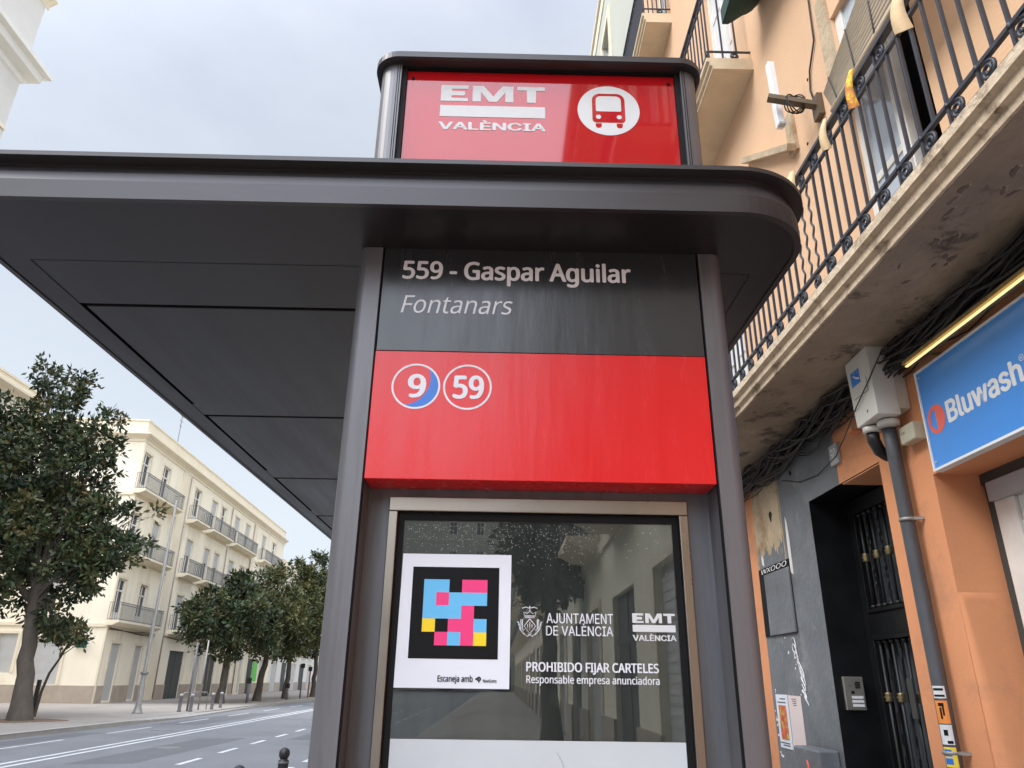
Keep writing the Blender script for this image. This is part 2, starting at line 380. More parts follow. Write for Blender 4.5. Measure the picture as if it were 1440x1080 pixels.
def dash(xa, ya, xb, yb, w=.11):
    d = Vector((xb-xa, yb-ya, 0)).normalized(); n = Vector((-d.y, d.x, 0))*w/2
    mb.add([(xa-n.x, ya-n.y, z), (xa+n.x, ya+n.y, z), (xb+n.x, yb+n.y, z), (xb-n.x, yb-n.y, z)], [(0, 1, 2, 3)])
def lx(x0, y): return x0-.020*(y-20)      # the avenue bends gently
for x in (-9.78, -10.14):
    for k in range(-6, 24): dash(lx(x, k*10), k*10, lx(x, k*10+10), k*10+10, .13)
for k in range(-16, 50):
    y = 25.6+k*5.9; dash(lx(-12.1, y), y, lx(-12.1, y+3.3), y+3.3, .1)
for k in range(-24, 80):
    y = 19.8+k*2.62; dash(lx(-6.68, y), y, lx(-6.68, y+1.35), y+1.35, .13)
for k in range(-24, 60):
    y = 15.4+k*2.62; dash(-4.2, y, -4.2, y+1.6, .13)
struct(mb, 'road_markings', 'road_paint')
mb = MB(); zq = RZ+.002
for x0, x1, y0, y1 in ((-8.9, -7.6, 17, 24.5), (-12.9, -11.2, 30, 41), (-6.2, -5.0, 24, 33), (-9.5, -8.2, 44, 60), (-13.4, -12.5, 20, 26)):
    mb.add([(x0, y0, zq), (x1, y0+.3, zq), (x1+.1, y1, zq), (x0+.15, y1-.4, zq)], [(0, 1, 2, 3)])
struct(mb, 'road_patches', 'asphalt_patch')
for x, y in ((-8.4, 21.0), (-11.3, 27.5), (-7.6, 33.0)):
    mb = MB(); mb.lathe((x, y, RZ+.0005), [(.34, 0), (.34, .006), (.30, .0065), (.29, .0045), (.02, .0045)], 28)
    m_o = mb.build('manhole_cover', 'rail_grey'); m_o['kind'] = 'structure'
mb = MB()
mb.prism([(-17.2+1.5*math.cos(a)*(1+.15*math.sin(3*a)), 29.2+1.25*math.sin(a)*(1+.12*math.cos(5*a))) for a in [2*PI*i/28 for i in range(28)]], XY, -.02, .012)
struct(mb, 'tree_pit_earth', 'earth')

# ================================================================== BUS SHELTER
sh = thing('bus_shelter', 'dark grey metal bus shelter with red sign panel and overhanging roof', 'bus shelter', (0, 1.6, 0))
CX0, CX1, CY0, CY1, CZ = -1.262, .697, 1.322, 6.3, 2.550
# roof: soffit sheet with joints, curved fascia, overhanging lip
mb = MB()
pan = [(-1.178, .60, 1.815, 2.615), (-1.178, .60, 2.735, 3.56), (-1.178, .60, 3.70, 4.50), (-1.178, .60, 4.64, 5.45)]
def SF(u, v, d): return (u, v, CZ+d)
sx0, sx1, sy0, sy1 = -1.0, .44, 1.58, 6.0
gridwall(mb, SF, (CX0+.085, CX1-.085), (1.590, CY1-.09), [(p[0], p[1], p[2], p[3], .03, (1, 1, 1, 1)) for p in pan], .03, lambda u, v: 0)
# ring of soffit between the panel field and the rounded outline, in two sheets with a hairline joint
ol = rrect(CX0+.004, CX1-.004, CY0+.004, CY1-.004, .185, 12, rl=.056)
inn = [(min(max(x, CX0+.085), CX1-.085), min(max(y, 1.585), CY1-.09)) for x, y in ol]
n = len(ol)
mb.add([(x, y, CZ-.0015) for x, y in ol]+[(x, y, CZ-.0015) for x, y in inn], [(i, (i+1) % n, n+(i+1) % n, n+i) for i in range(n)], 0)
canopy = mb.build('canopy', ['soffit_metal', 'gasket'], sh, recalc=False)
mb = MB()
oF = rrect(CX0, CX1, CY0, CY1, .19, 14, rl=.06); oL = rrect(CX0-.016, CX1+.016, CY0-.016, CY1+.016, .203, 14, rl=.073); oS = rrect(CX0+.014, CX1-.014, CY0+.014, CY1-.014, .178, 14, rl=.048); oM = rrect(CX0+.005, CX1-.005, CY0+.005, CY1-.005, .186, 14, rl=.056)
prof = [(oS, CZ-.004), (oF, CZ-.004), (oF, CZ+.002), (oF, 2.592), (oM, 2.616), (oS, 2.637), (oS, 2.643), (oL, 2.644), (oL, 2.655), (oF, 2.661)]
n = len(oF)
vs = [(x, y, z) for o, z in prof for x, y in o]
mb.add(vs, [(k*n+i, k*n+(i+1) % n, (k+1)*n+(i+1) % n, (k+1)*n+i) for k in range(len(prof)-1) for i in range(n)], 0, False)
mb.add([(x, y, 2.661) for x, y in oF], [tuple(range(n))], 0)
fas = mb.build('fascia', 'canopy_metal', canopy)
for p in pan:
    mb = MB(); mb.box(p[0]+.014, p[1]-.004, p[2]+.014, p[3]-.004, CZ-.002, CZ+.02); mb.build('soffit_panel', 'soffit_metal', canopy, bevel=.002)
mb = MB(); mb.box(CX0+.1, CX1-.1, 1.70, 6.1, CZ+.031, CZ+.05); mb.build('roof_deck', 'gasket', canopy)

# pillars: rounded outer corners, inner side faces down to the recessed panel
def pillar(x0, x1, y0, y1, sgn):
    mb = MB(); r = .022; k = 7
    a = x0 if sgn < 0 else x1; b = x1 if sgn < 0 else x0
    pts = [(b, y0)]
    cx = a-sgn*r
    pts += [(cx+sgn*r*math.sin(PI/2*i/k), y0+r-r*math.cos(PI/2*i/k)) for i in range(k+1)]
    pts += [(a, y1), (b, y1)]
    mb.prism(pts, XY, 0, CZ-.002)
    return mb
pl = pillar(-.347, -.292, 1.497, 1.86, -1).build('pillar', 'pillar_metal', sh)
MB().box(-.292, -.2895, 1.500, 1.512, .02, CZ-.004).build('seal_strip', 'gasket', pl)
pr = pillar(.457, .512, 1.497, 1.86, 1).build('pillar', 'pillar_metal', sh)
MB().box(.4545, .457, 1.500, 1.512, .02, CZ-.004).build('seal_strip', 'gasket', pr)
for x0, x1 in ((-.30, -.24), (.40, .46)):
    MB().box(x0, x1, 5.60, 5.72, 0, CZ-.002).build('rear_post', 'pillar_metal', sh, bevel=.01)
MB().box(-.292, .457, 1.592, 1.84, .06, 2.549).build('core_panel', 'pillar_metal', sh)
MB().box(-.34, .505, 1.50, 1.85, .002, .06).build('base_plinth', 'gasket', sh)

# stop name panel
F = FRONT(1.5)
np_ = MB().box(-.2875, .4525, 1.5, 1.590, 2.2815, 2.549).build('name_panel', 'panel_black', sh, bevel=.0012)
MB().box(-.2885, .4525, 1.5, 1.590, 1.987, 2.2805).build('red_panel', 'panel_red', np_, bevel=.0012)
MB().text('559 - Gaspar Aguilar', F, -.240, .293, 2.467, 2.513, .0004, ref='5', bold=.027).build('lettering', 'letter_grey', np_)
MB().text('Fontanars', F, -.239, .0175, 2.3775, 2.422, .0004, ref='F', shear=.22).build('lettering', 'letter_white', np_)
def badge(cu, cv, num, u0, u1, v0, v1, night):
    mb = MB(); r = .0535
    mb.ring(F, cu, cv, r-.0042, r, 0, .0008, 0, 64)
    if night:
        q = r-.0042; pts = []
        for i in range(25):
            a = math.radians(56-(56+116)*i/24); pts.append((cu+q*math.cos(a), cv+q*math.sin(a)))
        ex, ey = pts[-1]; sx, sy = pts[0]
        cxx, cyy = cu-.0345, cv+.0135
        ra = math.hypot(ex-cxx, ey-cyy); rb = math.hypot(sx-cxx, sy-cyy)
        aa = math.atan2(ey-cyy, ex-cxx); ab = math.atan2(sy-cyy, sx-cxx)
        for i in range(1, 24):
            t = i/24; a = aa+(ab-aa)*t; rr = ra+(rb-ra)*t; pts.append((cxx+rr*math.cos(a), cyy+rr*math.sin(a)))
        mb.prism(pts, F, 0, .0006, 1)
    mb.text(num, F, u0, u1, v0, v1, .0002, 0, ref='9', bold=.032)
    mb.build('line_badge', ['letter_white', 'route_blue'], np_)
badge(-.193, 2.1965, '9', -.208, -.1735, 2.171, 2.2235, True)
badge(-.0795, 2.1965, '59', -.109, -.0455, 2.170, 2.2225, False)

# advert case under the panel
MB().box(-.2425, .4045, 1.570, 1.592, 1.935, 1.966).build('display_case', 'steel', sh, bevel=.002)
case = sh.children[-1]
for x0, x1 in ((-.2425, -.2225), (.3845, .4045)):
    MB().box(x0, x1, 1.570, 1.592, .42, 1.9345).build('steel_frame', 'steel', case, bevel=.002)
MB().box(-.2425, .4045, 1.570, 1.592, .39, .4195).build('steel_frame', 'steel', case, bevel=.002)
mb = MB()
for x0, x1, z0, z1 in ((-.2222, -.2085, .42, 1.9345), (.3705, .3842, .42, 1.9345), (-.2085, .3705, 1.917, 1.9345), (-.2085, .3705, .42, .44)):
    mb.box(x0, x1, 1.584, 1.5915, z0, z1)
mb.build('gasket', 'gasket', case)
MB().box(-.2085, .3705, 1.5912, 1.5918, .44, 1.917).build('back_panel', 'backing', case)
gp = MB().box(-.2083, .3703, 1.5845, 1.5885, .44, 1.9168).build('glass_pane', 'pane', case)
G = FRONT(1.584)
MB().box(-.2075, .3695, 1.5835, 1.5842, .44, 1.4905).build('film_band', 'white_band', gp)
mb = MB()
for a, b in (((.117, 1.470), (.128, 1.452)), ((.128, 1.452), (.138, 1.40))): mb.bar((a[0], 1.5833, a[1]), (b[0], 1.5833, b[1]), .0012, .0004)
mb.build('scratch', 'conduit', gp)
MB().text('PROHIBIDO FIJAR CARTELES', G, .057, .324, 1.6165, 1.6335, .0003, bold=.026).build('lettering', 'letter_white', gp)
MB().text('Responsable empresa anunciadora', G, .057, .3245, 1.5945, 1.6085, .0003, ref='R', bold=.014).build('lettering', 'letter_white', gp)
MB().text('AJUNTAMENT', G, .098, .2355, 1.7095, 1.729, .0003, bold=.006, font='inter').build('lettering', 'letter_white', gp)
MB().text('DE VAL\u00c8NCIA', G, .097, .2345, 1.6855, 1.704, .0003, ref='D', bold=.006, font='inter').build('lettering', 'letter_white', gp)
def emt(P, u0, u1, vt, vb, bt, bb, tt, tb, w, m=0):
    """the operator's wordmark: three slab letters, a bar and the city below"""
    mb = MB(); S = (u1-u0)/.276; h = vt-vb
    U = lambda x: u0+x*S
    V = lambda y: vb+y*h
    def poly(pts): mb.prism([(U(x), V(y)) for x, y in pts], P, w, w+.0006, m)
    # E with rounded slits
    E_ = [(0, 0), (.072, 0), (.072, .20), (.030, .20), (.027, .275), (.030, .35), (.062, .35), (.064, .5), (.062, .63), (.030, .63), (.027, .71), (.030, .78), (.072, .78), (.072, 1), (0, 1)]
    poly(E_)
    poly([(.084, 0), (.106, 0), (.106, .62), (.128, 0), (.149, 0), (.171, .62), (.171, 0), (.192, 0), (.192, 1), (.163, 1), (.139, .34), (.113, 1), (.084, 1)])
    poly([(.202, 1), (.202, .77), (.228, .77), (.228, 0), (.252, 0), (.252, .77), (.276, .77), (.276, 1)])
    mb.prism([(u0, bb), (u1, bb), (u1, bt), (u0, bt)], P, w, w+.0006, m)
    mb.text('VAL\u00c8NCIA', P, u0, u1, tb, tt, w, m, ref='V', bold=.028, font='inter')
    return mb
emt(G, .2755, .3640, 1.7315, 1.7125, 1.7085, 1.695, 1.6885, 1.678, .0003).build('lettering', 'film_white', gp)
# town crest: bat, crown, lozenge with two capital Ls, laurel
mb = MB(); cu, W_ = .0633, 1.583
def ln(pts, r=.0007): mb.tube([(cu+u, W_, v) for u, v in pts], r, 5)
ln([(-.016, 1.738), (-.008, 1.7405), (0, 1.738), (.008, 1.7405), (.016, 1.738)], .0009); ln([(0, 1.743), (0, 1.733)], .0009)
ln([(-.011, 1.7225), (-.0125, 1.731), (-.006, 1.727), (0, 1.733), (.006, 1.727), (.0125, 1.731), (.011, 1.7225)]); ln([(-.011, 1.7225), (.011, 1.7225)], .001); ln([(-.010, 1.7195), (.010, 1.7195)], .0008)
ln([(0, 1.717), (.012, 1.703), (0, 1.688), (-.012, 1.703), (0, 1.717)], .0008)
for d in (-.0045, 0, .0045): ln([(d, 1.711-abs(d)), (d, 1.694+abs(d))], .0007)
for s_ in (-1, 1):
    ln([(s_*.0155, 1.716), (s_*.0155, 1.696), (s_*.0105, 1.696)], .0009); ln([(s_*.0185, 1.716), (s_*.0185, 1.6935), (s_*.012, 1.6935)], .0006)
    ln([(s_*.004, 1.683), (s_*.012, 1.687), (s_*.0205, 1.697), (s_*.0225, 1.710)], .0007)
    for k in range(5):
        t = k/4; bx, bz = s_*(.010+.0125*t**.6), 1.686+.022*t
        ln([(bx, bz), (bx+s_*.0028, bz+.0035)], .0009)
ln([(-.006, 1.682), (.004, 1.688)], .0007); ln([(.006, 1.682), (-.004, 1.688)], .0007)
mb.build('crest_emblem', 'letter_white', gp)
# drops and scale on the upper glass
mb = MB(); r_ = random.Random(3)
for k in range(520):
    v = 1.912-abs(r_.gauss(0, .042)); u = r_.uniform(-.203, .2) if r_.random() < .8 else r_.uniform(-.2, .36)
    if v < 1.76: continue
    q = r_.uniform(.0005, .0011)
    mb.add([(u-q, 1.5840, v), (u, 1.5840, v-q*1.2), (u+q, 1.5840, v), (u, 1.5840, v+q), (u, 1.5835, v)], [(0, 1, 4), (1, 2, 4), (2, 3, 4), (3, 0, 4)])
o = mb.build('raindrops', 'droplet', gp); o['kind'] = 'stuff'

# sign box on the roof
Fs = FRONT(1.520)
rs = MB().box(-.273, .443, 1.520, 1.70, 2.664, 3.122).build('roof_sign', 'sign_red', sh)
mb = MB()
for x0, x1, z0, z1 in ((-.2865, -.2735, 2.664, 3.1225), (.4435, .4565, 2.664, 3.1225), (-.2735, .4435, 3.117, 3.1235)):
    mb.box(x0, x1, 1.512, 1.70, z0, z1)
mb.build('gasket', 'gasket', rs)
def signpost(a, b, sgn):
    k = 8; r = .048; y0 = 1.503
    pts = [(b, y0)]+[((a-sgn*r)+sgn*r*math.sin(PI/2*i/k), y0+r-r*math.cos(PI/2*i/k)) for i in range(k+1)]+[(a, 1.72), (b, 1.72)]
    m_ = MB().prism(pts, XY, 2.663, 3.1235); m_.build('side_post', 'pillar_metal', rs)
    for dx in (.004, .0095): MB().box(min(b+sgn*dx, b+sgn*(dx+.0018)), max(b+sgn*dx, b+sgn*(dx+.0018)), 1.5022, 1.5035, 2.664, 3.1225).build('groove', 'gasket', rs)
signpost(-.346, -.287, -1); signpost(.507, .457, 1)
mb = MB()
o1 = rrect(-.362, .522, 1.478, 1.76, .07, 10); o2 = rrect(-.354, .514, 1.486, 1.752, .064, 10)
n = len(o1); pr_ = [(o2, 3.124), (o1, 3.127), (o1, 3.145), (o2, 3.151)]
mb.add([(x, y, z) for o, z in pr_ for x, y in o], [(k*n+i, k*n+(i+1) % n, (k+1)*n+(i+1) % n, (k+1)*n+i) for k in range(3) for i in range(n)])
mb.add([(x, y, 3.151) for x, y in o2], [tuple(range(n))]); mb.add([(x, y, 3.124) for x, y in o2], [tuple(range(n))])
mb.build('sign_cap', 'canopy_metal', rs)
emt(Fs, -.181, .0955, 3.0715, 3.018, 3.0035, 2.9665, 2.948, 2.9245, .0003).build('lettering', 'film_white', rs)
mb = MB(); cu, cv = .2635, 2.998
mb.disc(Fs, cu, cv, .082, .0002, .0010, 0, 64)
def rr2(cu, cv, hw, h0, h1, rt, rb, k=6):
    o = []
    for cx, cz, a, r in ((cu+hw-rb, h0+rb, -PI/2, rb), (cu+hw-rt, h1-rt, 0, rt), (cu-hw+rt, h1-rt, PI/2, rt), (cu-hw+rb, h0+rb, PI, rb)):
        o += [(cx+r*math.cos(a+PI/2*i/k), cz+r*math.sin(a+PI/2*i/k)) for i in range(k+1)]
    return o
mb.prism(rr2(cu, 0, .0435, 2.957, 3.054, .022, .010), Fs, .0009, .0014, 1)
mb.prism(rr2(cu, 0, .0335, 2.994, 3.045, .014, .004), Fs, .0013, .0018, 0)
for d in (-.0275, .0275):
    mb.disc(Fs, cu+d, 2.9755, .0068, .0013, .0018, 0, 20)
    mb.prism(rr2(cu+d, 0, .008, 2.9395, 2.9545, .002, .007), Fs, .0009, .0014, 1)
mb.build('bus_emblem', ['film_white', 'sign_red'], rs)
for x, z_ in ((-.258, 3.092), (.428, 3.092)): MB().tube([(x, 1.5205, z_), (x, 1.517, z_)], .0045, 10).build('screw', 'gasket', rs)

# the code sheet stuck on the glass
cs = MB(); cs.prism([(-.2080, 1.5825), (.0225, 1.5825), (.0238, 1.846), (-.2062, 1.846)], FRONT(1.5832), 0, .0007)
sheet = solo(cs, 'code_sheet', 'paper', 'white sheet with coloured square code on black taped to the shelter glass', 'poster')
P = FRONT(1.5824)
MB().box(-.1830, -.0015, 1.5819, 1.5824, 1.6375, 1.8190).build('code_field', 'ink_black', sheet)
field = sheet.children[-1]
u0, v1, cw, ch = -.1583, 1.7935, (.1325)/5, (.1306)/5
mb = MB(); key = {'B': 0, 'P': 1, 'Y': 2}
rows = ['BB.PP', 'BPBBB', 'BBBP.', 'Y.PPB', '.PBPY']
for r, row in enumerate(rows):
    for c, k in enumerate(row):
        if k != '.': mb.prism([(u0+c*cw, v1-(r+1)*ch), (u0+(c+1)*cw, v1-(r+1)*ch), (u0+(c+1)*cw, v1-r*ch), (u0+c*cw, v1-r*ch)], P, .0006, .0010, key[k])
mb.build('code_square', ['code_blue', 'code_pink', 'code_yellow'], field)
mb = MB(); mb.text('Escaneja amb', P, -.121, -.051, 1.595, 1.606, .0002, ref='E', bold=.022); mb.text('NaviLens', P, -.030, -.003, 1.5945, 1.600, .0002, ref='N', bold=.02)
mb.ring(P, -.0385, 1.6005, .0022, .0045, .0002, .0006, 0, 20); mb.disc(P, -.0385, 1.6005, .0016, .0002, .0006, 0, 12); mb.prism([(-.0395, 1.5935), (-.0375, 1.5935), (-.0375, 1.5965), (-.0395, 1.5965)], P, .0002, .0006)
mb.prism([(-.0455, 1.5985), (-.0415, 1.5995), (-.0415, 1.6015), (-.0455, 1.6025)], P, .0002, .0006)
mb.build('lettering', 'ink_black', sheet)

# ================================================================== RIGHT-HAND ORANGE BUILDING
XW = 2.2
ob = thing('orange_building', 'peach and orange rendered apartment house with iron balconies beside the shelter', 'building', (XW, 4.6, 0))
def RF(u, v, d): return (XW+d, u, v)
OR, PE, GR, TAN, BK = 0, 1, 2, 3, 4
def rmat(u, v):
    if v > 3.42: return PE
    if 5.14 < u < 5.69 or (4.63 < u <= 5.14 and v > 2.8): return GR
    if 5.69 <= u < 6.33: return TAN if v > 1.96 else GR
    return OR
DOOR = (4.10, 5.14, 0, 2.81, .62, (BK, BK, BK, BK))
SHOP = (.9, 3.60, 0, 2.60, .27, (OR, OR, OR, OR))
holes = [DOOR, SHOP, (2.93, 3.70, 3.54, 5.85, .30), (5.42, 6.30, 6.88, 9.3, .22), (6.05, 6.85, 3.54, 5.9, .2), (7.65, 8.35, 10.14, 12.4, .22), (5.2, 5.9, 10.2, 12.4, .22), (2.4, 3.2, 7.0, 9.3, .22), (6.9, 8.2, 0, 2.6, .25), (.2, 1.0, 3.54, 5.85, .25), (.2, 1.0, 7.0, 9.3, .22), (-2.9, -2.1, 3.54, 5.85, .25), (-2.9, -2.1, 7.0, 9.3, .22), (2.4, 3.2, 10.2, 12.4, .22), (.2, 1.0, 10.2, 12.4, .22)]
mb = MB(); gridwall(mb, RF, (-4, 4.63, 5.69, 6.33, 9.0), (0, 1.96, 2.81, 3.42, 16.45), holes, .2, rmat)
mb.box(XW+.9, XW+11, -4, 9.0, 0, 16.4, PE); mb.box(XW-.25, XW+11.2, -4.05, 9.05, 16.45, 16.75, PE)
wall = mb.build('wall', ['orange_wall', 'peach_wall', 'grey_paint', 'bare_plaster', 'door_black'], ob, recalc=False)
MB().box(XW+.006, XW+.40, 4.105, 4.60, 2.800, 2.8065).build('recess_soffit', 'orange_wall', ob)
# rounded lower jamb that swells out under the shop sign
mb = MB(); k = 12; vs = []
def jamb_outline(e):
    r = .004+.10*e; o = .05*e
    row = [(XW-.0006, 3.80), (XW-.0008, 3.597-o+r)]+[(XW-.0008+r-r*math.cos(PI/2*i/k), 3.597-o+r-r*math.sin(PI/2*i/k)) for i in range(1, k+1)]
    for i in range(1, 9):
        t = i/8; q = t*t*(3-2*t); row.append((XW-.0008+r+(.2625-r)*t, 3.597-o*(1-q)))
    return row
lev = [(0, 1), (.8, .9), (1.2, .72), (1.5, .52), (1.75, .34), (1.9, .24), (1.98, .18), (2.01, .13), (2.018, 0)]
for z_, e in lev: vs += [(x, y, z_) for x, y in jamb_outline(e)]
m_ = k+10
mb.add(vs, [(i*m_+j, i*m_+j+1, (i+1)*m_+j+1, (i+1)*m_+j) for i in range(len(lev)-1) for j in range(m_-1)], 0, True)
mb.build('jamb_swelling', 'orange_wall', ob)
# peeling plaster patch with a ragged lower edge, painted panel under it
mb = MB(); pts = [(5.71, 3.33), (6.30, 3.33)]; r_ = random.Random(5)
pts += [(6.30-.59*i/40, 2.60+.035*math.sin(i*.55)+.022*math.sin(i*1.9+1)+r_.uniform(-.012, .012)) for i in range(41)]
mb.prism(pts, lambda u, v, w: (XW-w, u, v), .001, .006); mb.build('plaster_patch', 'bare_plaster', ob)
mb = MB(); mb.prism([(5.71, 2.49), (6.29, 2.49), (6.29, 2.68), (5.71, 2.68)], lambda u, v, w: (XW-w, u, v), .0005, .003); mb.build('paint_patch', 'grey_paint', ob)
mb = MB()
for u, v0, v1 in ((5.60, 2.36, 2.80), (6.20, 2.50, 2.78)):
    pts = [(u-.022, v0), (u+.02, v0+.02), (u+.026, (v0+v1)/2), (u+.012, v1), (u-.015, v1-.05), (u-.026, (v0+v1)/2+.05)]
    MB().prism(pts, lambda a, b, w: (XW-w, a, b), .0015, .005).build('paint_drip', 'frame_white', ob)

MB().prism([(5.9+.03*math.cos(a)*(1+.5*math.sin(3*a)), 2.86+.045*math.sin(a)) for a in [2*PI*i/9 for i in range(9)]], lambda u, v, w: (XW-w, u, v), .004, .0075).build('plaster_hole', 'gasket', ob)
mb = MB(); mb.prism([(5.40+.02*math.cos(a), 3.09+.018*math.sin(a)) for a in [2*PI*i/5 for i in range(5)]], lambda u, v, w: (XW-w, u, v), .001, .004); mb.build('plaster_hole', 'gasket', ob)

# street door: leaf, grille above, grille below
XD = 2.47
mb = MB()
mb.box(XD+.10, XD+.14, 4.1, 5.14, 0, 2.81, 1)
for a, b in ((4.10, 4.18), (5.05, 5.135)): mb.box(XD-.01, XD+.06, a, b, 0, 2.805)
mb.box(XD-.01, XD+.06, 4.18, 5.05, 2.70, 2.80); mb.box(XD-.012, XD+.07, 4.18, 5.05, 1.90, 2.04); mb.box(XD-.025, XD+.05, 4.18, 5.05, 2.04, 2.065); mb.box(XD-.02, XD+.05, 4.18, 5.05, 1.875, 1.90); mb.box(XD-.01, XD+.06, 4.18, 5.05, 0, .28)
mb.box(XD-.02, XD+.05, 5.03, 5.05, .28, 1.875); mb.box(XD-.02, XD+.05, 5.03, 5.05, 2.065, 2.70)
door = mb.build('door', ['door_black', 'window_glass'], ob, bevel=.004)
def grille(z0, z1, zc, name):
    mb = MB()
    for i in range(11):
        y = 4.215+i*.079
        # twisted bars alternate with plain ones
        if i % 2:
            seg = 26; pts = []
            mb.bar((XD+.01, y, z0), (XD+.01, y, z1), .016)
            for q in range(seg): mb.obox((XD+.01, y, z0+(z1-z0)*(q+.5)/seg), (.021*math.cos(q*.7), .021*math.sin(q*.7), 0), (-.013*math.sin(q*.7), .013*math.cos(q*.7), 0), (0, 0, (z1-z0)/seg))
        else:
            mb.tube([(XD+.01, y, z0), (XD+.01, y, z1)], .010, 8)
        for zz in (z0+.015, z1-.015): mb.lathe((XD+.01, y, zz-.012), [(.010, 0), (.02, .006), (.02, .018), (.010, .024)], 10)
        if i % 2 == 0: mb.lathe((XD+.01, y, zc-.03), [(.010, 0), (.026, .008), (.018, .018), (.029, .03), (.018, .042), (.026, .05), (.010, .06)], 12, 1)
    mb.build(name, ['iron_black', 'brass'], door)
grille(2.065, 2.70, 2.40, 'upper_grille'); grille(.28, 1.875, 1.53, 'lower_grille')
MB().box(XD-.03, XD-.02, 4.62, 4.68, 1.42, 1.64).build('lock_plate', 'dark_gate', door)

# shop front inside its recess
XS = XW+.262
mb = MB(); mb.box(XS-.015, XS+.03, 3.545, 3.60, 0, 2.545, 1); mb.box(XS-.03, XS+.03, .9, 3.60, 2.545, 2.60, 1)
mb.box(XS-.02, XS+.04, 3.40, 3.545, 0, 2.45); mb.box(XS-.045, XS+.04, .9, 3.545, 2.45, 2.545, 2)
mb.box(XS-.01, XS+.04, .9, 1.05, 0, 2.45); mb.box(XS, XS+.04, 1.05, 3.40, 2.33, 2.45); mb.box(XS, XS+.04, 2.2, 2.28, 0, 2.33)
mb.box(XS-.008, XS+.03, 3.33, 3.40, .1, 2.33)
shopf = mb.build('shop_window', ['frame_white', 'dark_gate', 'plate_grey'], ob, bevel=.004)
MB().box(XS+.02, XS+.03, 1.05, 3.33, .1, 2.33).build('pane', 'window_glass', shopf)
MB().box(XW+.06, XW+.13, 6.9, 8.2, 0, 2.6).build('shop_shutter', 'shutter_grey', ob)

# windows of the upper floors
def leafwin(y0, y1, z0, z1, xs, style, name='balcony_door'):
    mb = MB(); f = .065; x = xs
    mb.box(x, x+.05, y0, y0+f, z0, z1); mb.box(x, x+.05, y1-f, y1, z0, z1); mb.box(x, x+.05, y0+f, y1-f, z1-f, z1); mb.box(x, x+.05, y0+f, y1-f, z0, z0+.22)
    ym = (y0+y1)/2; mb.box(x-.012, x+.05, ym-.05, ym+.05, z0+.22, z1-f)
    for q in (.42, .72): mb.box(x+.01, x+.04, y0+f, y1-f, z0+(z1-z0)*q-.016, z0+(z1-z0)*q+.016)
    w = mb.build(name, 'frame_white', ob)
    MB().box(x+.02, x+.026, y0+f, y1-f, z0+.22, z1-f).build('pane', style, w)
    return w
leafwin(5.42, 6.30, 6.88, 9.3, XW+.12, 'shutter_white'); leafwin(6.05, 6.85, 3.54, 5.9, XW+.06, 'shutter_white'); leafwin(7.65, 8.35, 10.14, 12.4, XW+.12, 'window_glass')
for y0, z0, z1 in ((5.2, 10.2, 12.4), (2.4, 7.0, 9.3), (.2, 3.54, 5.85), (.2, 7.0, 9.3), (-2.9, 3.54, 5.85), (-2.9, 7.0, 9.3), (2.4, 10.2, 12.4), (.2, 10.2, 12.4)):
    leafwin(y0, y0+(.7 if y0 == 5.2 else .8), z0, z1, XW+.12, 'window_glass')
# first-floor balcony door: one white leaf standing open, the other half dark
mb = MB(); x = XW+.03; y0, y1 = 3.22, 3.70
for a, b in ((y0, y0+.085), (y1-.085, y1)): mb.box(x, x+.05, a, b, 3.54, 5.85)
mb.box(x+.005, x+.045, y0+.085, y1-.085, 3.54, 3.80)
for z_ in (4.42, 5.1): mb.box(x+.01, x+.04, y0+.085, y1-.085, z_, z_+.05)
mb.box(x-.025, x-.001, y0+.01, y0+.05, 3.56, 5.85)
bd = mb.build('balcony_door', 'frame_white', ob, bevel=.004)
MB().box(x+.02, x+.026, y0+.085, y1-.085, 3.80, 5.85).build('pane', 'pale_glass', bd)
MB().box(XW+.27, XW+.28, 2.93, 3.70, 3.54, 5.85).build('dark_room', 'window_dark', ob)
MB().box(XW-.028, XW-.001, 3.70, 3.82, 5.30, 6.1).build('lintel_trim', 'bare_plaster', ob)
mb = MB(); mb.box(XW-.03, XW-.001, 4.42, 4.54, 5.35, 5.72); mb.bar((XW-.04, 5.40, 6.02), (XW-.06, 4.42, 5.36), .07, .05); mb.build('plaster_moulding', 'bare_plaster', ob)

def balcony(Y0, Y1, X0, zb, zt, mats, name='balcony', flakes=False):
    h = zt-zb
    prof = [(XW, zt), (X0-.02, zt), (X0-.02, zt-.30*h), (X0+.006, zt-.36*h), (X0+.006, zt-.66*h), (X0+.03, zt-.72*h), (X0+.03, zb+.004), (XW, zb+.004)]
    b = MB().prism(prof, lambda u, v, w: (u, w, v), Y0, Y1).build(name, mats[0], ob)
    mb = MB(); mb.box(X0+.045, XW-.001, Y0+.05, Y1-.05, zb, zb+.0035)
    if flakes:
        r_ = random.Random(31)
        for k in range(30):
            cy = r_.choice((r_.uniform(1.5, 6.5), r_.gauss(2.75, .25), r_.gauss(2.1, .25))); cx = r_.uniform(X0+.08, XW-.12); l = r_.uniform(.010, .042); w_ = l*r_.uniform(.18, .5); n = 11; a0 = r_.uniform(-.5, .5)
            ring = []
            for i in range(n):
                a = 2*PI*i/n; q = r_.uniform(.55, 1.1); u, v = w_*q*math.cos(a), l*q*math.sin(a)
                ring.append((cx+u*math.cos(a0)-v*math.sin(a0), cy+u*math.sin(a0)+v*math.cos(a0)))
            mb.prism(ring, XY, zb-.0035*r_.random()-.001, zb+.001, 1)
            mb.prism([(x+.004, y-.012*l/.05) for x, y in ring], XY, zb-.0008, zb+.0005, 2)
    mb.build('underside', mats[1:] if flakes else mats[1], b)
    return b
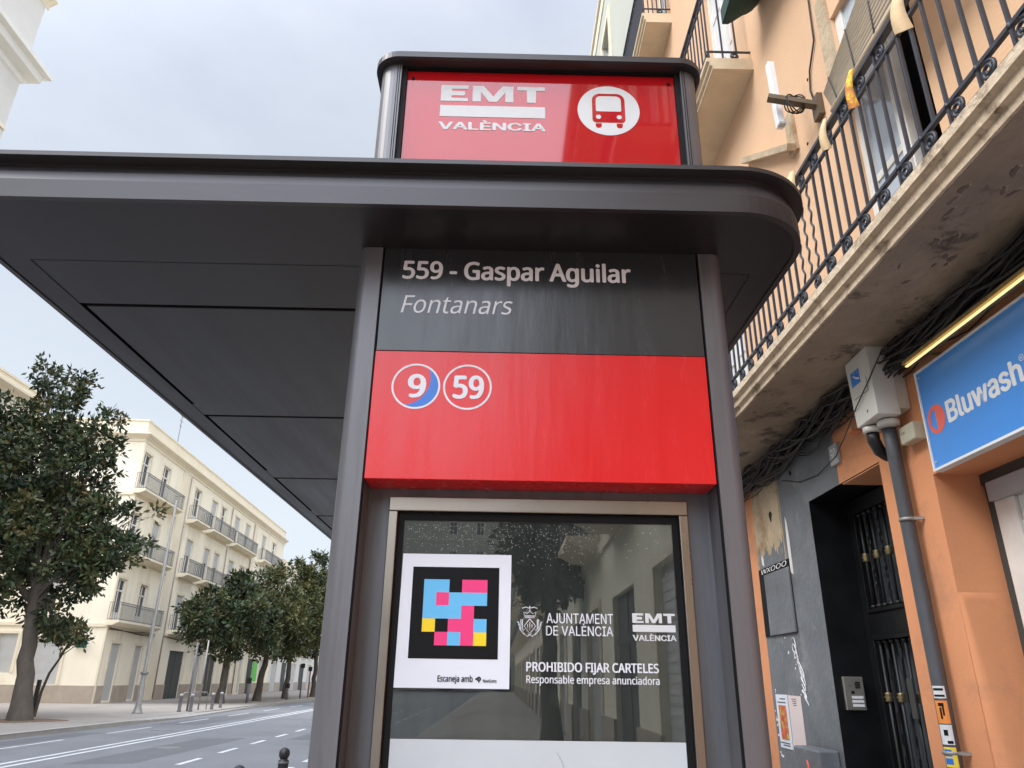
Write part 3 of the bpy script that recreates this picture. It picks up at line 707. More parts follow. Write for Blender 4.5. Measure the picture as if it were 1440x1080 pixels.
def scroll(mb, P, cu, cv, r, s=1, m=0):
    pts = []
    for i in range(30):
        t = i/29; a = t*3.6*PI; q = r*(1-.78*t); pts.append(P(cu+s*q*math.cos(a+PI/2), cv+q*math.sin(a+PI/2)))
    mb.tube(pts, .0078, 6, m)
def railing(par, X, Y0, Y1, zs, zt, gap, end0=False, wavy=(9, 9), hoop=True):
    mb = MB(); Q = lambda u, v: (X, u, v)
    zb = zs+.098; zu = zt-.095
    mb.box(X-.018, X+.018, Y0, Y1, zt-.012, zt+.008); mb.box(X-.009, X+.009, Y0, Y1, zu-.007, zu+.007); mb.box(X-.010, X+.010, Y0, Y1, zb-.008, zb+.008)
    n = int((Y1-Y0)/gap)
    for i in range(n+1):
        y = Y1-i*gap
        if wavy[0] < y < wavy[1]:
            mb.tube([(X, y+.011*math.sin(k*1.25), zb+(zu-zb)*k/30) for k in range(31)], .0065, 6)
        else:
            mb.box(X-.0062, X+.0062, y-.0062, y+.0062, zs if i % 2 else zb, zt-.012 if i % 2 else zu)
            if i % 2: mb.lathe((X, y, zb-.014), [(.008, 0), (.014, .008), (.014, .02), (.008, .028)], 8)
        if i % 2 and hoop:
            scroll(mb, Q, y-gap*.5, zs+.046, .037); scroll(mb, Q, y-gap*.5, zt-.052, .034)
    if end0:
        for z_ in (zt-.002, zu, zb): mb.box(X, XW, Y0-.008, Y0+.008, z_-.007, z_+.007)
        k = max(2, int((XW-X)/gap))
        for i in range(k): mb.box(X+(XW-X)*i/k-.007, X+(XW-X)*i/k+.007, Y0-.007, Y0+.007, zs, zt)
        scroll(mb, lambda u, v: (u, Y0, v), X+.62*(XW-X), zs+.05, .04)
        mb.bar((X-.02, Y0, zb), (XW+.0, Y0, zb), .012)
    return mb.build('railing', 'iron_blue', par)
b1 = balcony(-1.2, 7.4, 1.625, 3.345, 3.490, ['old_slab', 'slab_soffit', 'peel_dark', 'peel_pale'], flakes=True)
railing(b1, 1.624, -1.18, 7.38, 3.492, 4.225, .0895, wavy=(3.20, 3.52))
MB().box(1.612, 1.66, -1.19, 7.39, 3.4905, 3.500).build('bitumen_strip', 'rubber', b1)  # dark strip standing in for the shade at the railing's foot
b2 = balcony(5.02, 8.45, 1.80, 6.725, 6.855, ['cream_slab', 'cream_slab'])
railing(b2, 1.815, 5.045, 8.43, 6.855, 7.72, .10, end0=True, hoop=False)
b3 = balcony(7.38, 8.95, 1.82, 9.94, 10.11, ['cream_slab', 'cream_slab'])
railing(b3, 1.835, 7.40, 8.93, 10.11, 10.95, .055, end0=True, hoop=False)
b4 = balcony(-3.4, 3.6, 1.80, 9.94, 10.11, ['cream_slab', 'cream_slab']); railing(b4, 1.815, -3.38, 3.58, 10.11, 10.95, .12, hoop=False)

for y_, z_ in ((4.129, 5.732), (4.452, 5.735), (4.288, 5.279)): MB().disc(lambda u, v, w: (XW-w, u, v), y_, z_, .012, .0005, .003, 0, 10).build('fixing_hole', 'gasket', ob)
# --- things fixed to the orange building
# slatted blind hanging askew over the balcony door
mb = MB(); n = 14
A0, A1, B0, B1 = Vector((1.97, 3.44, 4.825)), Vector((1.97, 2.0, 4.825)), Vector((2.12, 3.78, 5.27)), Vector((2.12, 2.0, 5.96))
for i in range(n):
    t0 = (i+.5)/n; a, b = A0.lerp(B0, t0), A1.lerp(B1, t0)
    mb.tube([a, b], .0205, 8)
for q in (.06, .22, .38, .55, .75):
    mb.tube([A0.lerp(A1, q)+Vector((-.026, 0, -.016)), B0.lerp(B1, q)+Vector((-.026, 0, -.016))], .005, 5, 1)
mb.tube([A0+Vector((-.012, .01, -.012)), A1+Vector((-.012, 0, -.012))], .02, 8)
solo(mb, 'slatted_blind', ['wood_blind', 'cable'], 'weathered wooden slat blind rolled down askew over the balcony door', 'blind')
# bracket lamp
mb = MB(); mb.bar((2.19, 4.02, 5.385), (1.86, 4.08, 5.505), .055, .035); mb.box(2.16, 2.199, 3.97, 4.07, 5.28, 5.46)
lampo = solo(mb, 'wall_bracket', 'brown_metal', 'brown metal arm with coiled wire sticking out of the peach wall', 'bracket')
mb = MB()
for k in range(4): mb.tube([(2.02+.06*math.cos(a+k)+.01*k, 4.05+.02*math.sin(2*a+k), 5.43+.075*math.sin(a+k)) for a in [2*PI*i/18 for i in range(19)]], .005, 5)
c_ = mb.build('coiled_wire', 'cable'); c_.parent = lampo; c_.location = -lampo.location
mb = MB(); mb.obox((1.955, 4.165, 5.615), (.05, 0, 0), (0, .055, 0), (-.01, 0, .60))
tl_ = solo(mb, 'tube_lamp', 'sign_white', 'white tube lamp housing standing upright before the peach wall', 'lamp', bevel=.006)
mb = MB(); mb.box(1.93, 1.98, 4.105, 4.15, 5.30, 5.318); e_ = mb.build('end_cap', 'plate_grey'); e_.parent = tl_; e_.location = -tl_.location
mb = MB(); mb.tube([(XW-.012, 3.90, 6.3), (XW-.012, 3.93, 5.9), (XW-.012, 4.06, 5.75), (XW-.012, 4.10, 5.6), (XW-.015, 4.05, 5.40)], .007, 6)
solo(mb, 'wall_wire', 'cable', 'thin brown wire running down the peach wall to the bracket arm', 'wire')
# folded green awning up by the second floor
mb = MB(); P4 = []
for i in range(13):
    t = i/12; y = 3.3+1.42*t
    for j in range(7):
        q = j/6; P4.append((2.19-.34*q, y+.02*math.sin(9*q), 7.16-.20*q-.05*math.sin(PI*q)-.02*math.sin(11*t+3*q)))
mb.add(P4, [(i*7+j, i*7+j+1, i*7+j+8, i*7+j+7) for i in range(12) for j in range(6)], 0, True)
mb.add([(x, y, z+.16) for x, y, z in P4], [(i*7+j, i*7+j+1, i*7+j+8, i*7+j+7) for i in range(12) for j in range(6)], 0, True)
mb.add([p for i in (0, 12) for j in range(7) for p in (P4[i*7+j], (P4[i*7+j][0], P4[i*7+j][1], P4[i*7+j][2]+.16))], [(k*14+j*2, k*14+j*2+1, k*14+j*2+3, k*14+j*2+2) for k in (0, 1) for j in range(6)])
mb.add([p for i in range(13) for p in (P4[i*7+6], (P4[i*7+6][0], P4[i*7+6][1], P4[i*7+6][2]+.16))], [(i*2, i*2+1, i*2+3, i*2+2) for i in range(12)])
solo(mb, 'awning', 'awning_green', 'dark green folded cloth awning high on the peach wall', 'awning')
# ribbons tied to the railing
def ribbon(y, z, l, w, m, label, tw=.6):
    mb = MB(); n = 9; vs = []
    for i in range(n):
        t = i/(n-1); a = tw*t; ww = w*(.35+.65*t)
        c = Vector((1.600-.02*math.sin(3*t), y+.03*t, z-l*t)); d = Vector((.80*math.cos(a*.6), -.62+.25*math.sin(2*a), .10))*ww/2
        vs += [c-d, c+d, c-d+Vector((-.002, -.002, 0)), c+d+Vector((-.002, -.002, 0))]
    for i in range(n-1):
        o = i*4; mb.add(vs[o:o+8], [(0, 1, 5, 4), (2, 3, 7, 6), (0, 2, 6, 4), (1, 3, 7, 5)], 0, True)
    solo(mb, 'ribbon', m, label, 'ribbon', 'ribbons tied along the balcony rail')
ribbon(2.16, 4.26, .20, .085, 'ribbon_cream', 'broad cream ribbon on the balcony rail, just right of the slatted blind')
ribbon(2.60, 4.27, .20, .055, 'ribbon_flag', 'orange and yellow ribbon tied to the balcony rail before the blind')
ribbon(2.90, 4.25, .17, .055, 'ribbon_cream', 'cream ribbon between the coloured ribbon and the wavy rail bars')
ribbon(3.34, 4.27, .20, .09, 'ribbon_cream', 'cream ribbon hanging over the wavy bars by the shelter roof end', .3)

# shop sign with tube light
mb = MB(); mb.box(2.158, 2.198, 1.55, 3.506, 2.594, 3.112)
sg = solo(mb, 'shop_sign', 'sign_blue', 'blue shop sign with white lettering and coral ring under the balcony', 'sign', bevel=.002)
def onto(mb, name, mats, par):
    c = mb.build(name, mats); c.parent = par; c.location = -par.location; return c
mb = MB()
for a, b, c, d in ((1.545, 3.5125, 2.588, 2.600), (1.545, 3.5125, 3.107, 3.118), (3.501, 3.5125, 2.600, 3.107), (1.545, 1.556, 2.600, 3.107)): mb.box(2.152, 2.1985, a, b, c, d)
onto(mb, 'sign_frame', 'sign_white', sg)
P = WALL(2.158)
mb = MB(); mb.text('Bluwash', P, -3.312, -2.775, 2.782, 2.885, .0004, ref='B', bold=.03, font='inter'); onto(mb, 'lettering', 'sign_white', sg)
mb = MB(); mb.ring(P, -2.755, 2.876, .012, .0145, .0002, .001, 0, 24); mb.text('R', P, -2.760, -2.750, 2.870, 2.882, .0003, ref='R'); onto(mb, 'trade_symbol', 'sign_white', sg)
mb = MB(); mb.ring(P, -3.408, 2.832, .051, .073, .0003, .0012, 0, 48); mb.prism([(-3.408+.052*math.sin(PI*i/20), 2.832-.052*math.cos(PI*i/20)) for i in range(21)], P, .0003, .0010); onto(mb, 'coral_ring', 'coral', sg)
for z_ in (2.63, 3.08):
    mb = MB(); mb.lathe((2.1575, 3.482, z_-.006), [(.0015, 0), (.0065, .002), (.0065, .010), (.0015, .012)], 8); onto(mb, 'screw', 'plate_grey', sg)
mb = MB(); mb.box(2.055, 2.115, 1.5, 3.44, 3.130, 3.15)
for y in (1.9, 2.6, 3.3): mb.box(2.10, 2.199, y, y+.02, 3.138, 3.149)
sla = solo(mb, 'sign_lamp', 'lamp_brass', 'brass strip lamp mounted along the top of the blue shop sign', 'lamp', bevel=.002)
mb = MB(); mb.box(2.066, 2.080, 1.52, 3.43, 3.1195, 3.1245); onto(mb, 'light_strip', 'lamp_glow', sla)

# utility cabinet, its conduit and elbow
mb = MB(); mb.prism([(3.652, 2.945), (3.892, 2.940), (3.915, 3.338), (3.655, 3.345)], lambda u, v, w: (2.0+w, u, v), 0, .13)
mb.prism([(3.67, 2.985), (3.87, 2.98), (3.89, 3.36), (3.67, 3.37)], lambda u, v, w: (2.0+w, u, v), .132, .199)
ub = solo(mb, 'utility_box', 'box_white', 'off-white telecom box with blue sticker on the orange wall', 'utility box', bevel=.006)
mb = MB(); mb.box(1.9988, 1.9996, 3.765, 3.868, 3.175, 3.26); onto(mb, 'blue_label', 'sign_blue', ub)
mb = MB(); mb.tube([(1.9990, 3.775, 3.20), (1.9990, 3.81, 3.215), (1.9990, 3.835, 3.235)], .006, 5); onto(mb, 'label_mark', 'sign_white', ub)
mb = MB(); mb.bar((1.9985, 3.70, 3.18), (1.9985, 3.70, 3.10), .002); mb.bar((1.9985, 3.86, 3.10), (1.9985, 3.70, 3.10), .002); mb.box(1.9975, 1.9996, 3.742, 3.75, 2.985, 3.0); onto(mb, 'lid_joint', 'conduit', ub)
mb = MB(); mb.lathe((2.10, 3.745, 2.905), [(.03, 0), (.058, .004), (.058, .03), (.03, .036)], 18); mb.lathe((2.06, 3.845, 2.90), [(.03, 0), (.05, .004), (.05, .03), (.03, .036)], 18); onto(mb, 'gland', 'box_white', ub)
mb = MB(); mb.tube([(2.06, 3.85, 2.91), (2.065, 3.86, 2.86), (2.10, 3.885, 2.81), (2.15, 3.905, 2.79), (2.199, 3.915, 2.785)], .034, 12)
solo(mb, 'cable_elbow', 'rubber', 'short black corrugated pipe bending from the telecom box into the wall', 'pipe')
mb = MB(); mb.tube([(2.115, 3.775, 2.905), (2.14, 3.815, 2.75), (2.14, 3.80, 1.6), (2.14, 3.80, 0)], .036, 16)
pp = solo(mb, 'conduit_pipe', 'conduit', 'dark grey conduit pipe running down the orange wall beside the door', 'pipe')
mb = MB()
for z_ in (2.40, 1.30, .5):
    mb = MB(); mb.lathe((2.14, 3.805, z_), [(.036, 0), (.043, .002), (.043, .016), (.036, .018)], 16); mb.bar((2.14, 3.775, z_+.009), (2.199, 3.755, z_+.009), .014); onto(mb, 'pipe_clamp', 'galvanised', pp)
def sticker(z0, z1, m, label, lines, a0=PI*.98, a1=PI*1.50):
    mb = MB(); R = .0372; n = 10; vs = []
    for z_ in (z0, z1):
        for i in range(n+1):
            a = a0+(a1-a0)*i/n; vs.append((2.14+R*math.cos(a), 3.80+R*math.sin(a), z_))
    mb.add(vs, [(i, i+1, n+2+i, n+1+i) for i in range(n)])
    mb.add([(2.14+(x-2.14)*.985, 3.80+(y-3.80)*.985, z) for x, y, z in vs], [(i, i+1, n+2+i, n+1+i) for i in range(n)])
    st = solo(mb, 'sticker', m, label, 'sticker', 'stickers on the conduit pipe')
    mb = MB()
    for z_, h, f0, f1 in lines:
        q = 6; v2 = []
        for zz in (z0+(z1-z0)*z_, z0+(z1-z0)*(z_+h)):
            for i in range(q+1):
                a = a0+(a1-a0)*(f0+(f1-f0)*i/q); v2.append((2.14+.0379*math.cos(a), 3.80+.0379*math.sin(a), zz))
        mb.add(v2, [(i, i+1, q+2+i, q+1+i) for i in range(q)])
    onto(mb, 'print', 'ink_black', st)
sticker(1.545, 1.60, 'sticker_white', 'small white printed sticker, topmost on the conduit pipe', [(.12, .18, .1, .9), (.62, .2, .1, .85)])
sticker(1.435, 1.535, 'sticker_orange', 'orange printed sticker on the conduit pipe below the white one', [(.2, .5, .35, .5), (.35, .5, .55, .68), (.75, .15, .3, .7)])
sticker(1.345, 1.43, 'sticker_white', 'white sticker with black figure on the conduit pipe under the orange one', [(.45, .3, .35, .65), (.05, .15, .5, .9)])
sticker(1.25, 1.335, 'sticker_yellow', 'yellow and blue sticker, lowest on the conduit pipe', [])
stk = [o for o in COL.objects if o.name.startswith('sticker')][-1]
mb = MB(); R = .0380
for z0, z1 in ((1.262, 1.288), (1.296, 1.325)):
    v2 = [(2.14+R*math.cos(PI*(1.02+.30*i/6)), 3.80+R*math.sin(PI*(1.02+.30*i/6)), z_) for z_ in (z0, z1) for i in range(7)]; mb.add(v2, [(i, i+1, 8+i, 7+i) for i in range(6)])
onto(mb, 'blue_print', 'route_blue', stk)
mb = MB(); mb.box(2.132, 2.199, 3.58, 3.718, 2.787, 2.882)
jb = solo(mb, 'junction_box', 'box_beige', 'small square beige junction box between the pipe and the blue sign', 'junction box', bevel=.008)
mb = MB(); mb.text('CE', WALL(2.1318), -3.70, -3.66, 2.838, 2.848, .0003); onto(mb, 'lettering', 'conduit', jb)
mb = MB(); mb.box(2.176, 2.199, 4.545, 4.662, 2.935, 3.068)
nb = solo(mb, 'house_number_plate', 'plate_grey', 'small grey house number plate at the edge of the grey paint', 'number plate', bevel=.003)
mb = MB(); mb.text('30', WALL(2.1755), -4.64, -4.565, 2.965, 3.04, .0004, ref='0'); onto(mb, 'lettering', 'sign_white', nb)
# intercom on the black reveal of the door
mb = MB(); mb.box(2.252, 2.382, 5.118, 5.139, 1.447, 1.648)
ic = solo(mb, 'intercom', 'intercom_steel', 'steel intercom panel with three white buttons beside the black door', 'intercom', bevel=.004)
mb = MB()
for k in range(3): mb.box(2.295, 2.368, 5.1145, 5.1178, 1.468+.024*k, 1.484+.024*k)
onto(mb, 'call_button', 'sign_white', ic)
mb = MB()
for k in range(4): mb.box(2.325, 2.358, 5.1160, 5.1178, 1.578+.011*k, 1.585+.011*k)
mb.box(2.295, 2.315, 5.1160, 5.1178, 1.545, 1.562)
onto(mb, 'speaker_slot', 'gasket', ic)
# meter cabinet in the grey wall
mb = MB(); mb.box(2.178, 2.199, 5.632, 6.165, 1.955, 2.425); mb.box(2.19, 2.1995, 5.632, 6.315, 1.952, 2.485, 1)
mc = solo(mb, 'meter_cabinet', ['grey_paint', 'gasket'], 'grey painted meter cupboard door with scrawled black strip above', 'cabinet', bevel=.002)
def scribble(u0, u1, v, h, n, seed, vertical=False, lean=0):
    r_ = random.Random(seed); pts = []
    for i in range(n):
        t = i/(n-1); a = i*1.15
        x = u0+(u1-u0)*t+.35*h*math.cos(a)*(1 if not vertical else 1); y = v+h*.5*math.sin(a)+r_.uniform(-.1, .1)*h
        pts.append((x, y))
    return pts
mb = MB(); mb.text('WXOOO', WALL(2.1893), -6.24, -5.67, 2.440, 2.478, .0005, ref='O', shear=.2)
onto(mb, 'scrawl', 'sign_white', mc)
mb = MB(); pts = []; r_ = random.Random(4); amp = .05; ph = 0
for i in range(170):
    t = i/169; amp = max(.018, min(.045, amp+r_.uniform(-.006, .006))); ph += r_.uniform(.26, .42)
    pts.append((XW-.004, 5.74-.13*t+amp*math.cos(ph)*.8+.02*math.sin(9*t), 1.89-.42*t+amp*.9*math.sin(ph*1.03)))
mb.tube(pts, .0032, 5)
solo(mb, 'graffiti_scrawl', 'sign_white', 'white looping graffiti scrawl on the grey wall above the posters', 'graffiti')
# posters
def poster(y0, y1, z0, z1, m, label, tilt=.0):
    mb = MB(); mb.prism([(-y1, z0), (-y0, z0+tilt), (-y0, z1+tilt), (-y1, z1)], WALL(2.1985), 0, .003)
    return solo(mb, 'poster', m, label, 'poster', 'posters pasted on the grey wall')
p1 = poster(6.005, 6.255, 1.145, 1.522, 'paper', 'white poster with coloured picture pasted on the grey wall')
mb = MB(); mb.box(2.1940, 2.1954, 6.05, 6.21, 1.205, 1.445, 0); onto(mb, 'picture', 'poster_red', p1)
mb = MB()
for k, (z0, a) in enumerate(((1.488, .12), (1.462, .17), (1.178, .2), (1.162, .14))): mb.box(2.1940, 2.1954, 6.05, 6.05+a, z0, z0+.008)
onto(mb, 'lettering', 'conduit', p1)
p2 = poster(5.74, 5.99, 1.135, 1.520, 'poster_pink', 'plain pale pink sheet pasted beside the picture poster', -.004)
mb = MB()
for k in range(4): mb.box(2.1940, 2.1954, 5.83, 5.92-.01*k, 1.492-.014*k, 1.497-.014*k)
onto(mb, 'lettering', 'conduit', p2)
mb = MB(); r_ = random.Random(11)
for k in range(26):
    y, z_ = r_.choice(((6.27, 1.48), (5.72, 1.45), (5.7, 1.2), (6.26, 1.2), (5.75, 1.7), (5.9, 1.9), (5.1, 1.8)))
    y += r_.uniform(-.03, .03); z_ += r_.uniform(-.14, .14); q = r_.uniform(.004, .012)
    if y < 5.16: continue
    mb.prism([(y-q, z_-q*.6), (y+q*.7, z_-q), (y+q, z_+q*.5), (y-q*.4, z_+q)], lambda u, v, w: (XW-w, u, v), .001, .004)
o = solo(mb, 'paper_scraps', 'sign_white', 'torn white paper scraps left round the posters on the wall', 'paper scraps'); o['kind'] = 'stuff'
mb = MB(); mb.box(2.06, 2.199, 5.20, 5.63, .95, 1.205)
sb_ = solo(mb, 'letter_box', 'grey_paint', 'grey painted metal box on the wall below the door pillar', 'wall box', bevel=.015)
mb = MB(); mb.tube([(2.0585, 5.40, 1.13), (2.0585, 5.38, 1.09), (2.0585, 5.40, 1.03), (2.0585, 5.41, .99)], .008, 5); onto(mb, 'red_mark', 'coral', sb_)
# cable bundles under the balcony
def bundle(y0, y1, n, seed, z0, z1, sag, label, spread=.10):
    mb = MB(); r_ = random.Random(seed)
    for k in range(n):
        dx, dz = r_.uniform(.01, .15), r_.uniform(-spread, spread*.6); r = r_.choice((.003, .004, .005, .006, .010)); ph = r_.uniform(0, 6); pts = []
        m_ = 30; yy0 = y0+r_.uniform(-.15, .1); yy1 = y1+r_.uniform(-.1, .15); f1 = r_.uniform(2, 7); f2 = r_.uniform(1.5, 3.5); sg = sag*r_.choice((.2, .5, 1, 1.6))
        jx = jz = 0
        for i in range(m_):
            t = i/(m_-1); y = yy0+(yy1-yy0)*t; jx = jx*.8+r_.uniform(-.006, .006); jz = jz*.8+r_.uniform(-.008, .008)
            z = z0+(z1-z0)*t+dz*(.6+.5*math.sin(ph+f1*t))-sg*abs(math.sin(PI*(t*f2+ph)))+jz
            pts.append((min(XW-.012, XW-dx*(.55+.4*math.cos(f2*t+ph))-.02+jx), y, min(z, 3.335)))
        mb.tube(pts, r, 5)
    for k in range(n//4):   # ties and loose loops
        y = r_.uniform(y0+.2, y1-.2); z = z0-.02; q = r_.uniform(.03, .07)
        mb.tube([(XW-.06+q*math.cos(a)*.8, y+.02*math.sin(2*a), z+q*math.sin(a)) for a in [2*PI*i/14 for i in range(13)]], .004, 5)
    return solo(mb, 'cable_bundle', 'cable', label, 'cables', 'black cable bundles under the balcony')
bundle(1.2, 3.66, 60, 21, 3.29, 3.29, .05, 'thick bundle of black cables between the balcony and blue shop sign')
bundle(3.95, 6.9, 60, 22, 3.30, 3.25, .09, 'tangled black cables sagging left of the telecom box', .08)
mb = MB(); mb.tube([(2.10, 3.50, 3.335), (2.05, 3.58, 3.29), (1.99, 3.664, 3.14), (1.985, 3.83, 3.048), (2.08, 4.22, 2.995), (2.17, 4.56, 2.975), (2.192, 4.914, 2.947), (2.193, 5.227, 2.976), (2.195, 5.56, 3.073)], .0035, 6)
solo(mb, 'hanging_wire', 'cable', 'single thin wire looping across the telecom box to the number plate', 'wire')
mb = MB(); mb.box(2.13, 2.199, 4.22, 4.30, 3.04, 3.055); solo(mb, 'wire_hook', 'orange_wall', 'small orange painted bracket holding the thin wire on the wall', 'bracket')

# ================================================================== OTHER BUILDINGS
def place(o, par, loc):
    c = copy_tree(o, par); c.location = loc; return c
PROTO = {}
def hide_proto(o):
    for c in list(o.children): hide_proto(c)
    bpy.data.objects.remove(o)
def window_proto(w, h, style):
    """a window in its own frame: x outward, y along the wall, z up from the sill"""
    k = ('w', w, h, style)
    if k in PROTO: return PROTO[k]
    mb = MB(); f = .09
    if style == 'half':      # roller shutter half down over dark leaves
        mb.box(-.10, -.07, -w/2, w/2, h*.55, h, 1); mb.box(-.16, -.13, -w/2, w/2, 0, h*.55, 2)
        for s in range(12): mb.box(-.07, -.062, -w/2, w/2, h*.55+h*.45*s/12, h*.55+h*.45*(s+.6)/12, 1)
        for y in (-w/2+.02, -.05, w/2-.12): mb.box(-.13, -.10, y, y+.1, 0, h*.55, 0)
    elif style == 'shut':
        mb.box(-.12, -.09, -w/2, w/2, 0, h, 1)
        for s in range(int(h/.13)): mb.box(-.09, -.08, -w/2, w/2, s*.13+.02, s*.13+.09, 1)
    elif style == 'gate':
        mb.box(-.14, -.10, -w/2, w/2, 0, h, 2); mb.box(-.10, -.08, -.03, .03, 0, h, 2); mb.box(-.10, -.07, -w/2, w/2, h*.72, h*.76, 2)
    else:
        mb.box(-.17, -.15, -w/2, w/2, 0, h, 2)
        for y in (-w/2, -.05, w/2-f): mb.box(-.15, -.10, y, y+f, 0, h, 0)
        mb.box(-.15, -.10, -w/2, w/2, h-f, h, 0); mb.box(-.15, -.10, -w/2, w/2, h*.7, h*.7+f, 0); mb.box(-.15, -.11, -w/2, w/2, 0, .5, 0)
    o = mb.build('window', ['frame_white', 'shutter_grey', 'dark_gate' if style == 'gate' else 'window_dark'])
    if style != 'gate':
        m2 = MB(); t = .16
        for a, b, c, d in ((-w/2-t, -w/2, 0, h+t), (w/2, w/2+t, 0, h+t), (-w/2, w/2, h, h+t)): m2.box(.004, .045, a, b, c, d)
        s = m2.build('surround', 'cream_trim'); s.parent = o
    PROTO[k] = o; return o
def balcony_proto(l, d=.75):
    k = ('b', l, d)
    if k in PROTO: return PROTO[k]
    prof = [(0, 0), (d*.55, .02), (d*.9, .16), (d, .17), (d, .30), (0, .30)]
    mb = MB(); mb.prism([(x, z) for x, z in prof], lambda u, v, w: (u, w, v), -l/2, l/2)
    o = mb.build('balcony', 'cream_trim')
    mb = MB(); X = d-.06; z0, z1 = .36, 1.32
    for z in (z0, z1, z1-.14): mb.box(X-.02, X+.02, -l/2+.03, l/2-.03, z-.018, z+.018)
    n = max(4, int(l/.13))
    for i in range(n+1):
        y = -l/2+.04+(l-.08)*i/n; mb.box(X-.010, X+.010, y-.010, y+.010, .30, z1)
    for y in (-l/2+.04, l/2-.04):
        for z in (z0, z1): mb.box(.02, X, y-.015, y+.015, z-.015, z+.015)
        for i in range(5): mb.box(X*i/5-.009+.02, X*i/5+.011+.02, y-.009, y+.009, .30, z1)
    r = mb.build('railing', 'rail_grey'); r.parent = o
    PROTO[k] = o; return o

def block(name, label, loc, rotz, length, height, depth, m, floors, bays, balcs, ground, cornice=True, plinth=True, side=None, parapet=.9, trim='cream_trim', winstyles=('half', 'open', 'half', 'open', 'shut'), seed=1, quoins=()):
    """local frame: x out to the street, y along it. floors: (sill z, head z); bays: (y0,y1); balcs: floor -> [(y0,y1)]; ground: (y0,y1,z0,z1,style)"""
    t = thing(name, label, 'building', loc, None, rotz); r_ = random.Random(seed)
    F_ = lambda u, v, d: (-d, u, v)
    hs = [(a, b, z0, z1, .26) for z0, z1 in floors for a, b in bays]+[(g[0], g[1], g[2], g[3], .30) for g in ground]
    mb = MB(); gridwall(mb, F_, (0, length), (0, height), hs, .26, lambda u, v: 0)
    mb.add([(0, 0, 0), (-depth, 0, 0), (-depth, 0, height), (0, 0, height)], [(0, 1, 2, 3)]) if not side else None
    if side:
        FS = lambda u, v, d: (-u, d, v)
        gridwall(mb, FS, (0, depth), (0, height), [(g[0], g[1], g[2], g[3], .3) for g in side], .3, lambda u, v: 0)
    mb.add([(-depth, 0, 0), (-depth, length, 0), (-depth, length, height), (-depth, 0, height)], [(0, 1, 2, 3)])
    mb.add([(0, length, 0), (-depth, length, 0), (-depth, length, height), (0, length, height)], [(0, 1, 2, 3)])
    mb.box(-depth+.5, -.5, .5, length-.5, .01, height-.03)
    mb.add([(0, 0, height), (-depth, 0, height), (-depth, length, height), (0, length, height)], [(0, 1, 2, 3)])
    mb.build('wall', m, t, local=True, recalc=False)
    mb = MB()
    if cornice:
        pr = [(0, -.55), (.06, -.5), (.06, -.36), (.20, -.22), (.26, -.20), (.42, -.08), (.42, .02), (0, .06)]
        vs = [p for o_, z_ in pr for p in ((o_+.002, length+.2, height+z_), (o_+.002, -o_-.002, height+z_), (-depth, -o_-.002, height+z_))]
        mb.add(vs, [(i*3+j, i*3+j+1, ((i+1) % len(pr))*3+j+1, ((i+1) % len(pr))*3+j) for i in range(len(pr)) for j in (0, 1)])
    if parapet: mb.box(-.30, .02, -.02, length+.02, height+.06, height+parapet); mb.box(-depth, -.30, -.02, .28, height+.06, height+parapet); mb.box(-.34, .07, -.07, length+.07, height+parapet, height+parapet+.1); mb.box(-depth, -.34, -.07, .32, height+parapet, height+parapet+.1)
    if mb.v: mb.build('cornice', trim, t, local=True)
    mb = MB(); last = 0
    for z in [f[0] for f in floors]:
        mb.box(.002, .07, -.07, length, z-.42, z-.22); mb.box(-depth, -.001, -.07, -.002, z-.42, z-.22)
    mb.build('string_course', trim, t, local=True)
    for q in quoins:
        MB().box(.002, .10, q[0], q[1], 0, height-.56).build('quoin_strip', trim, t, local=True)
    if plinth:
        ed = [0]+[e for g in sorted(ground) if g[2] < .5 for e in (g[0], g[1])]+[length]
        for a, b in zip(ed[::2], ed[1::2]): MB().box(.002, .06, a-.002 if a else -.06, b, 0, .95).build('plinth', 'stone_plinth', t, local=True)
        if side is not None: MB().box(-depth, -.001, -.06, -.002, 0, .95).build('plinth', 'stone_plinth', t, local=True)
    for g in ground:
        place(window_proto(round(g[1]-g[0], 2), round(g[3]-g[2], 2), g[4]), t, (0, (g[0]+g[1])/2, g[2]))
    for k, (z0, z1) in enumerate(floors):
        for a, b in bays:
            place(window_proto(round(b-a, 2), round(z1-z0, 2), r_.choice(winstyles)), t, (0, (a+b)/2, z0))
        for a, b in balcs.get(k, []):
            place(balcony_proto(round(b-a, 2)), t, (.002, (a+b)/2, z0-.32))
    if side:
        for g in side:
            w = place(window_proto(round(g[1]-g[0], 2), round(g[3]-g[2], 2), g[4]), t, (-(g[0]+g[1])/2, 0, g[2])); w.rotation_euler = (0, 0, -PI/2)
    return t
ROT = math.atan2(.042, .9991)
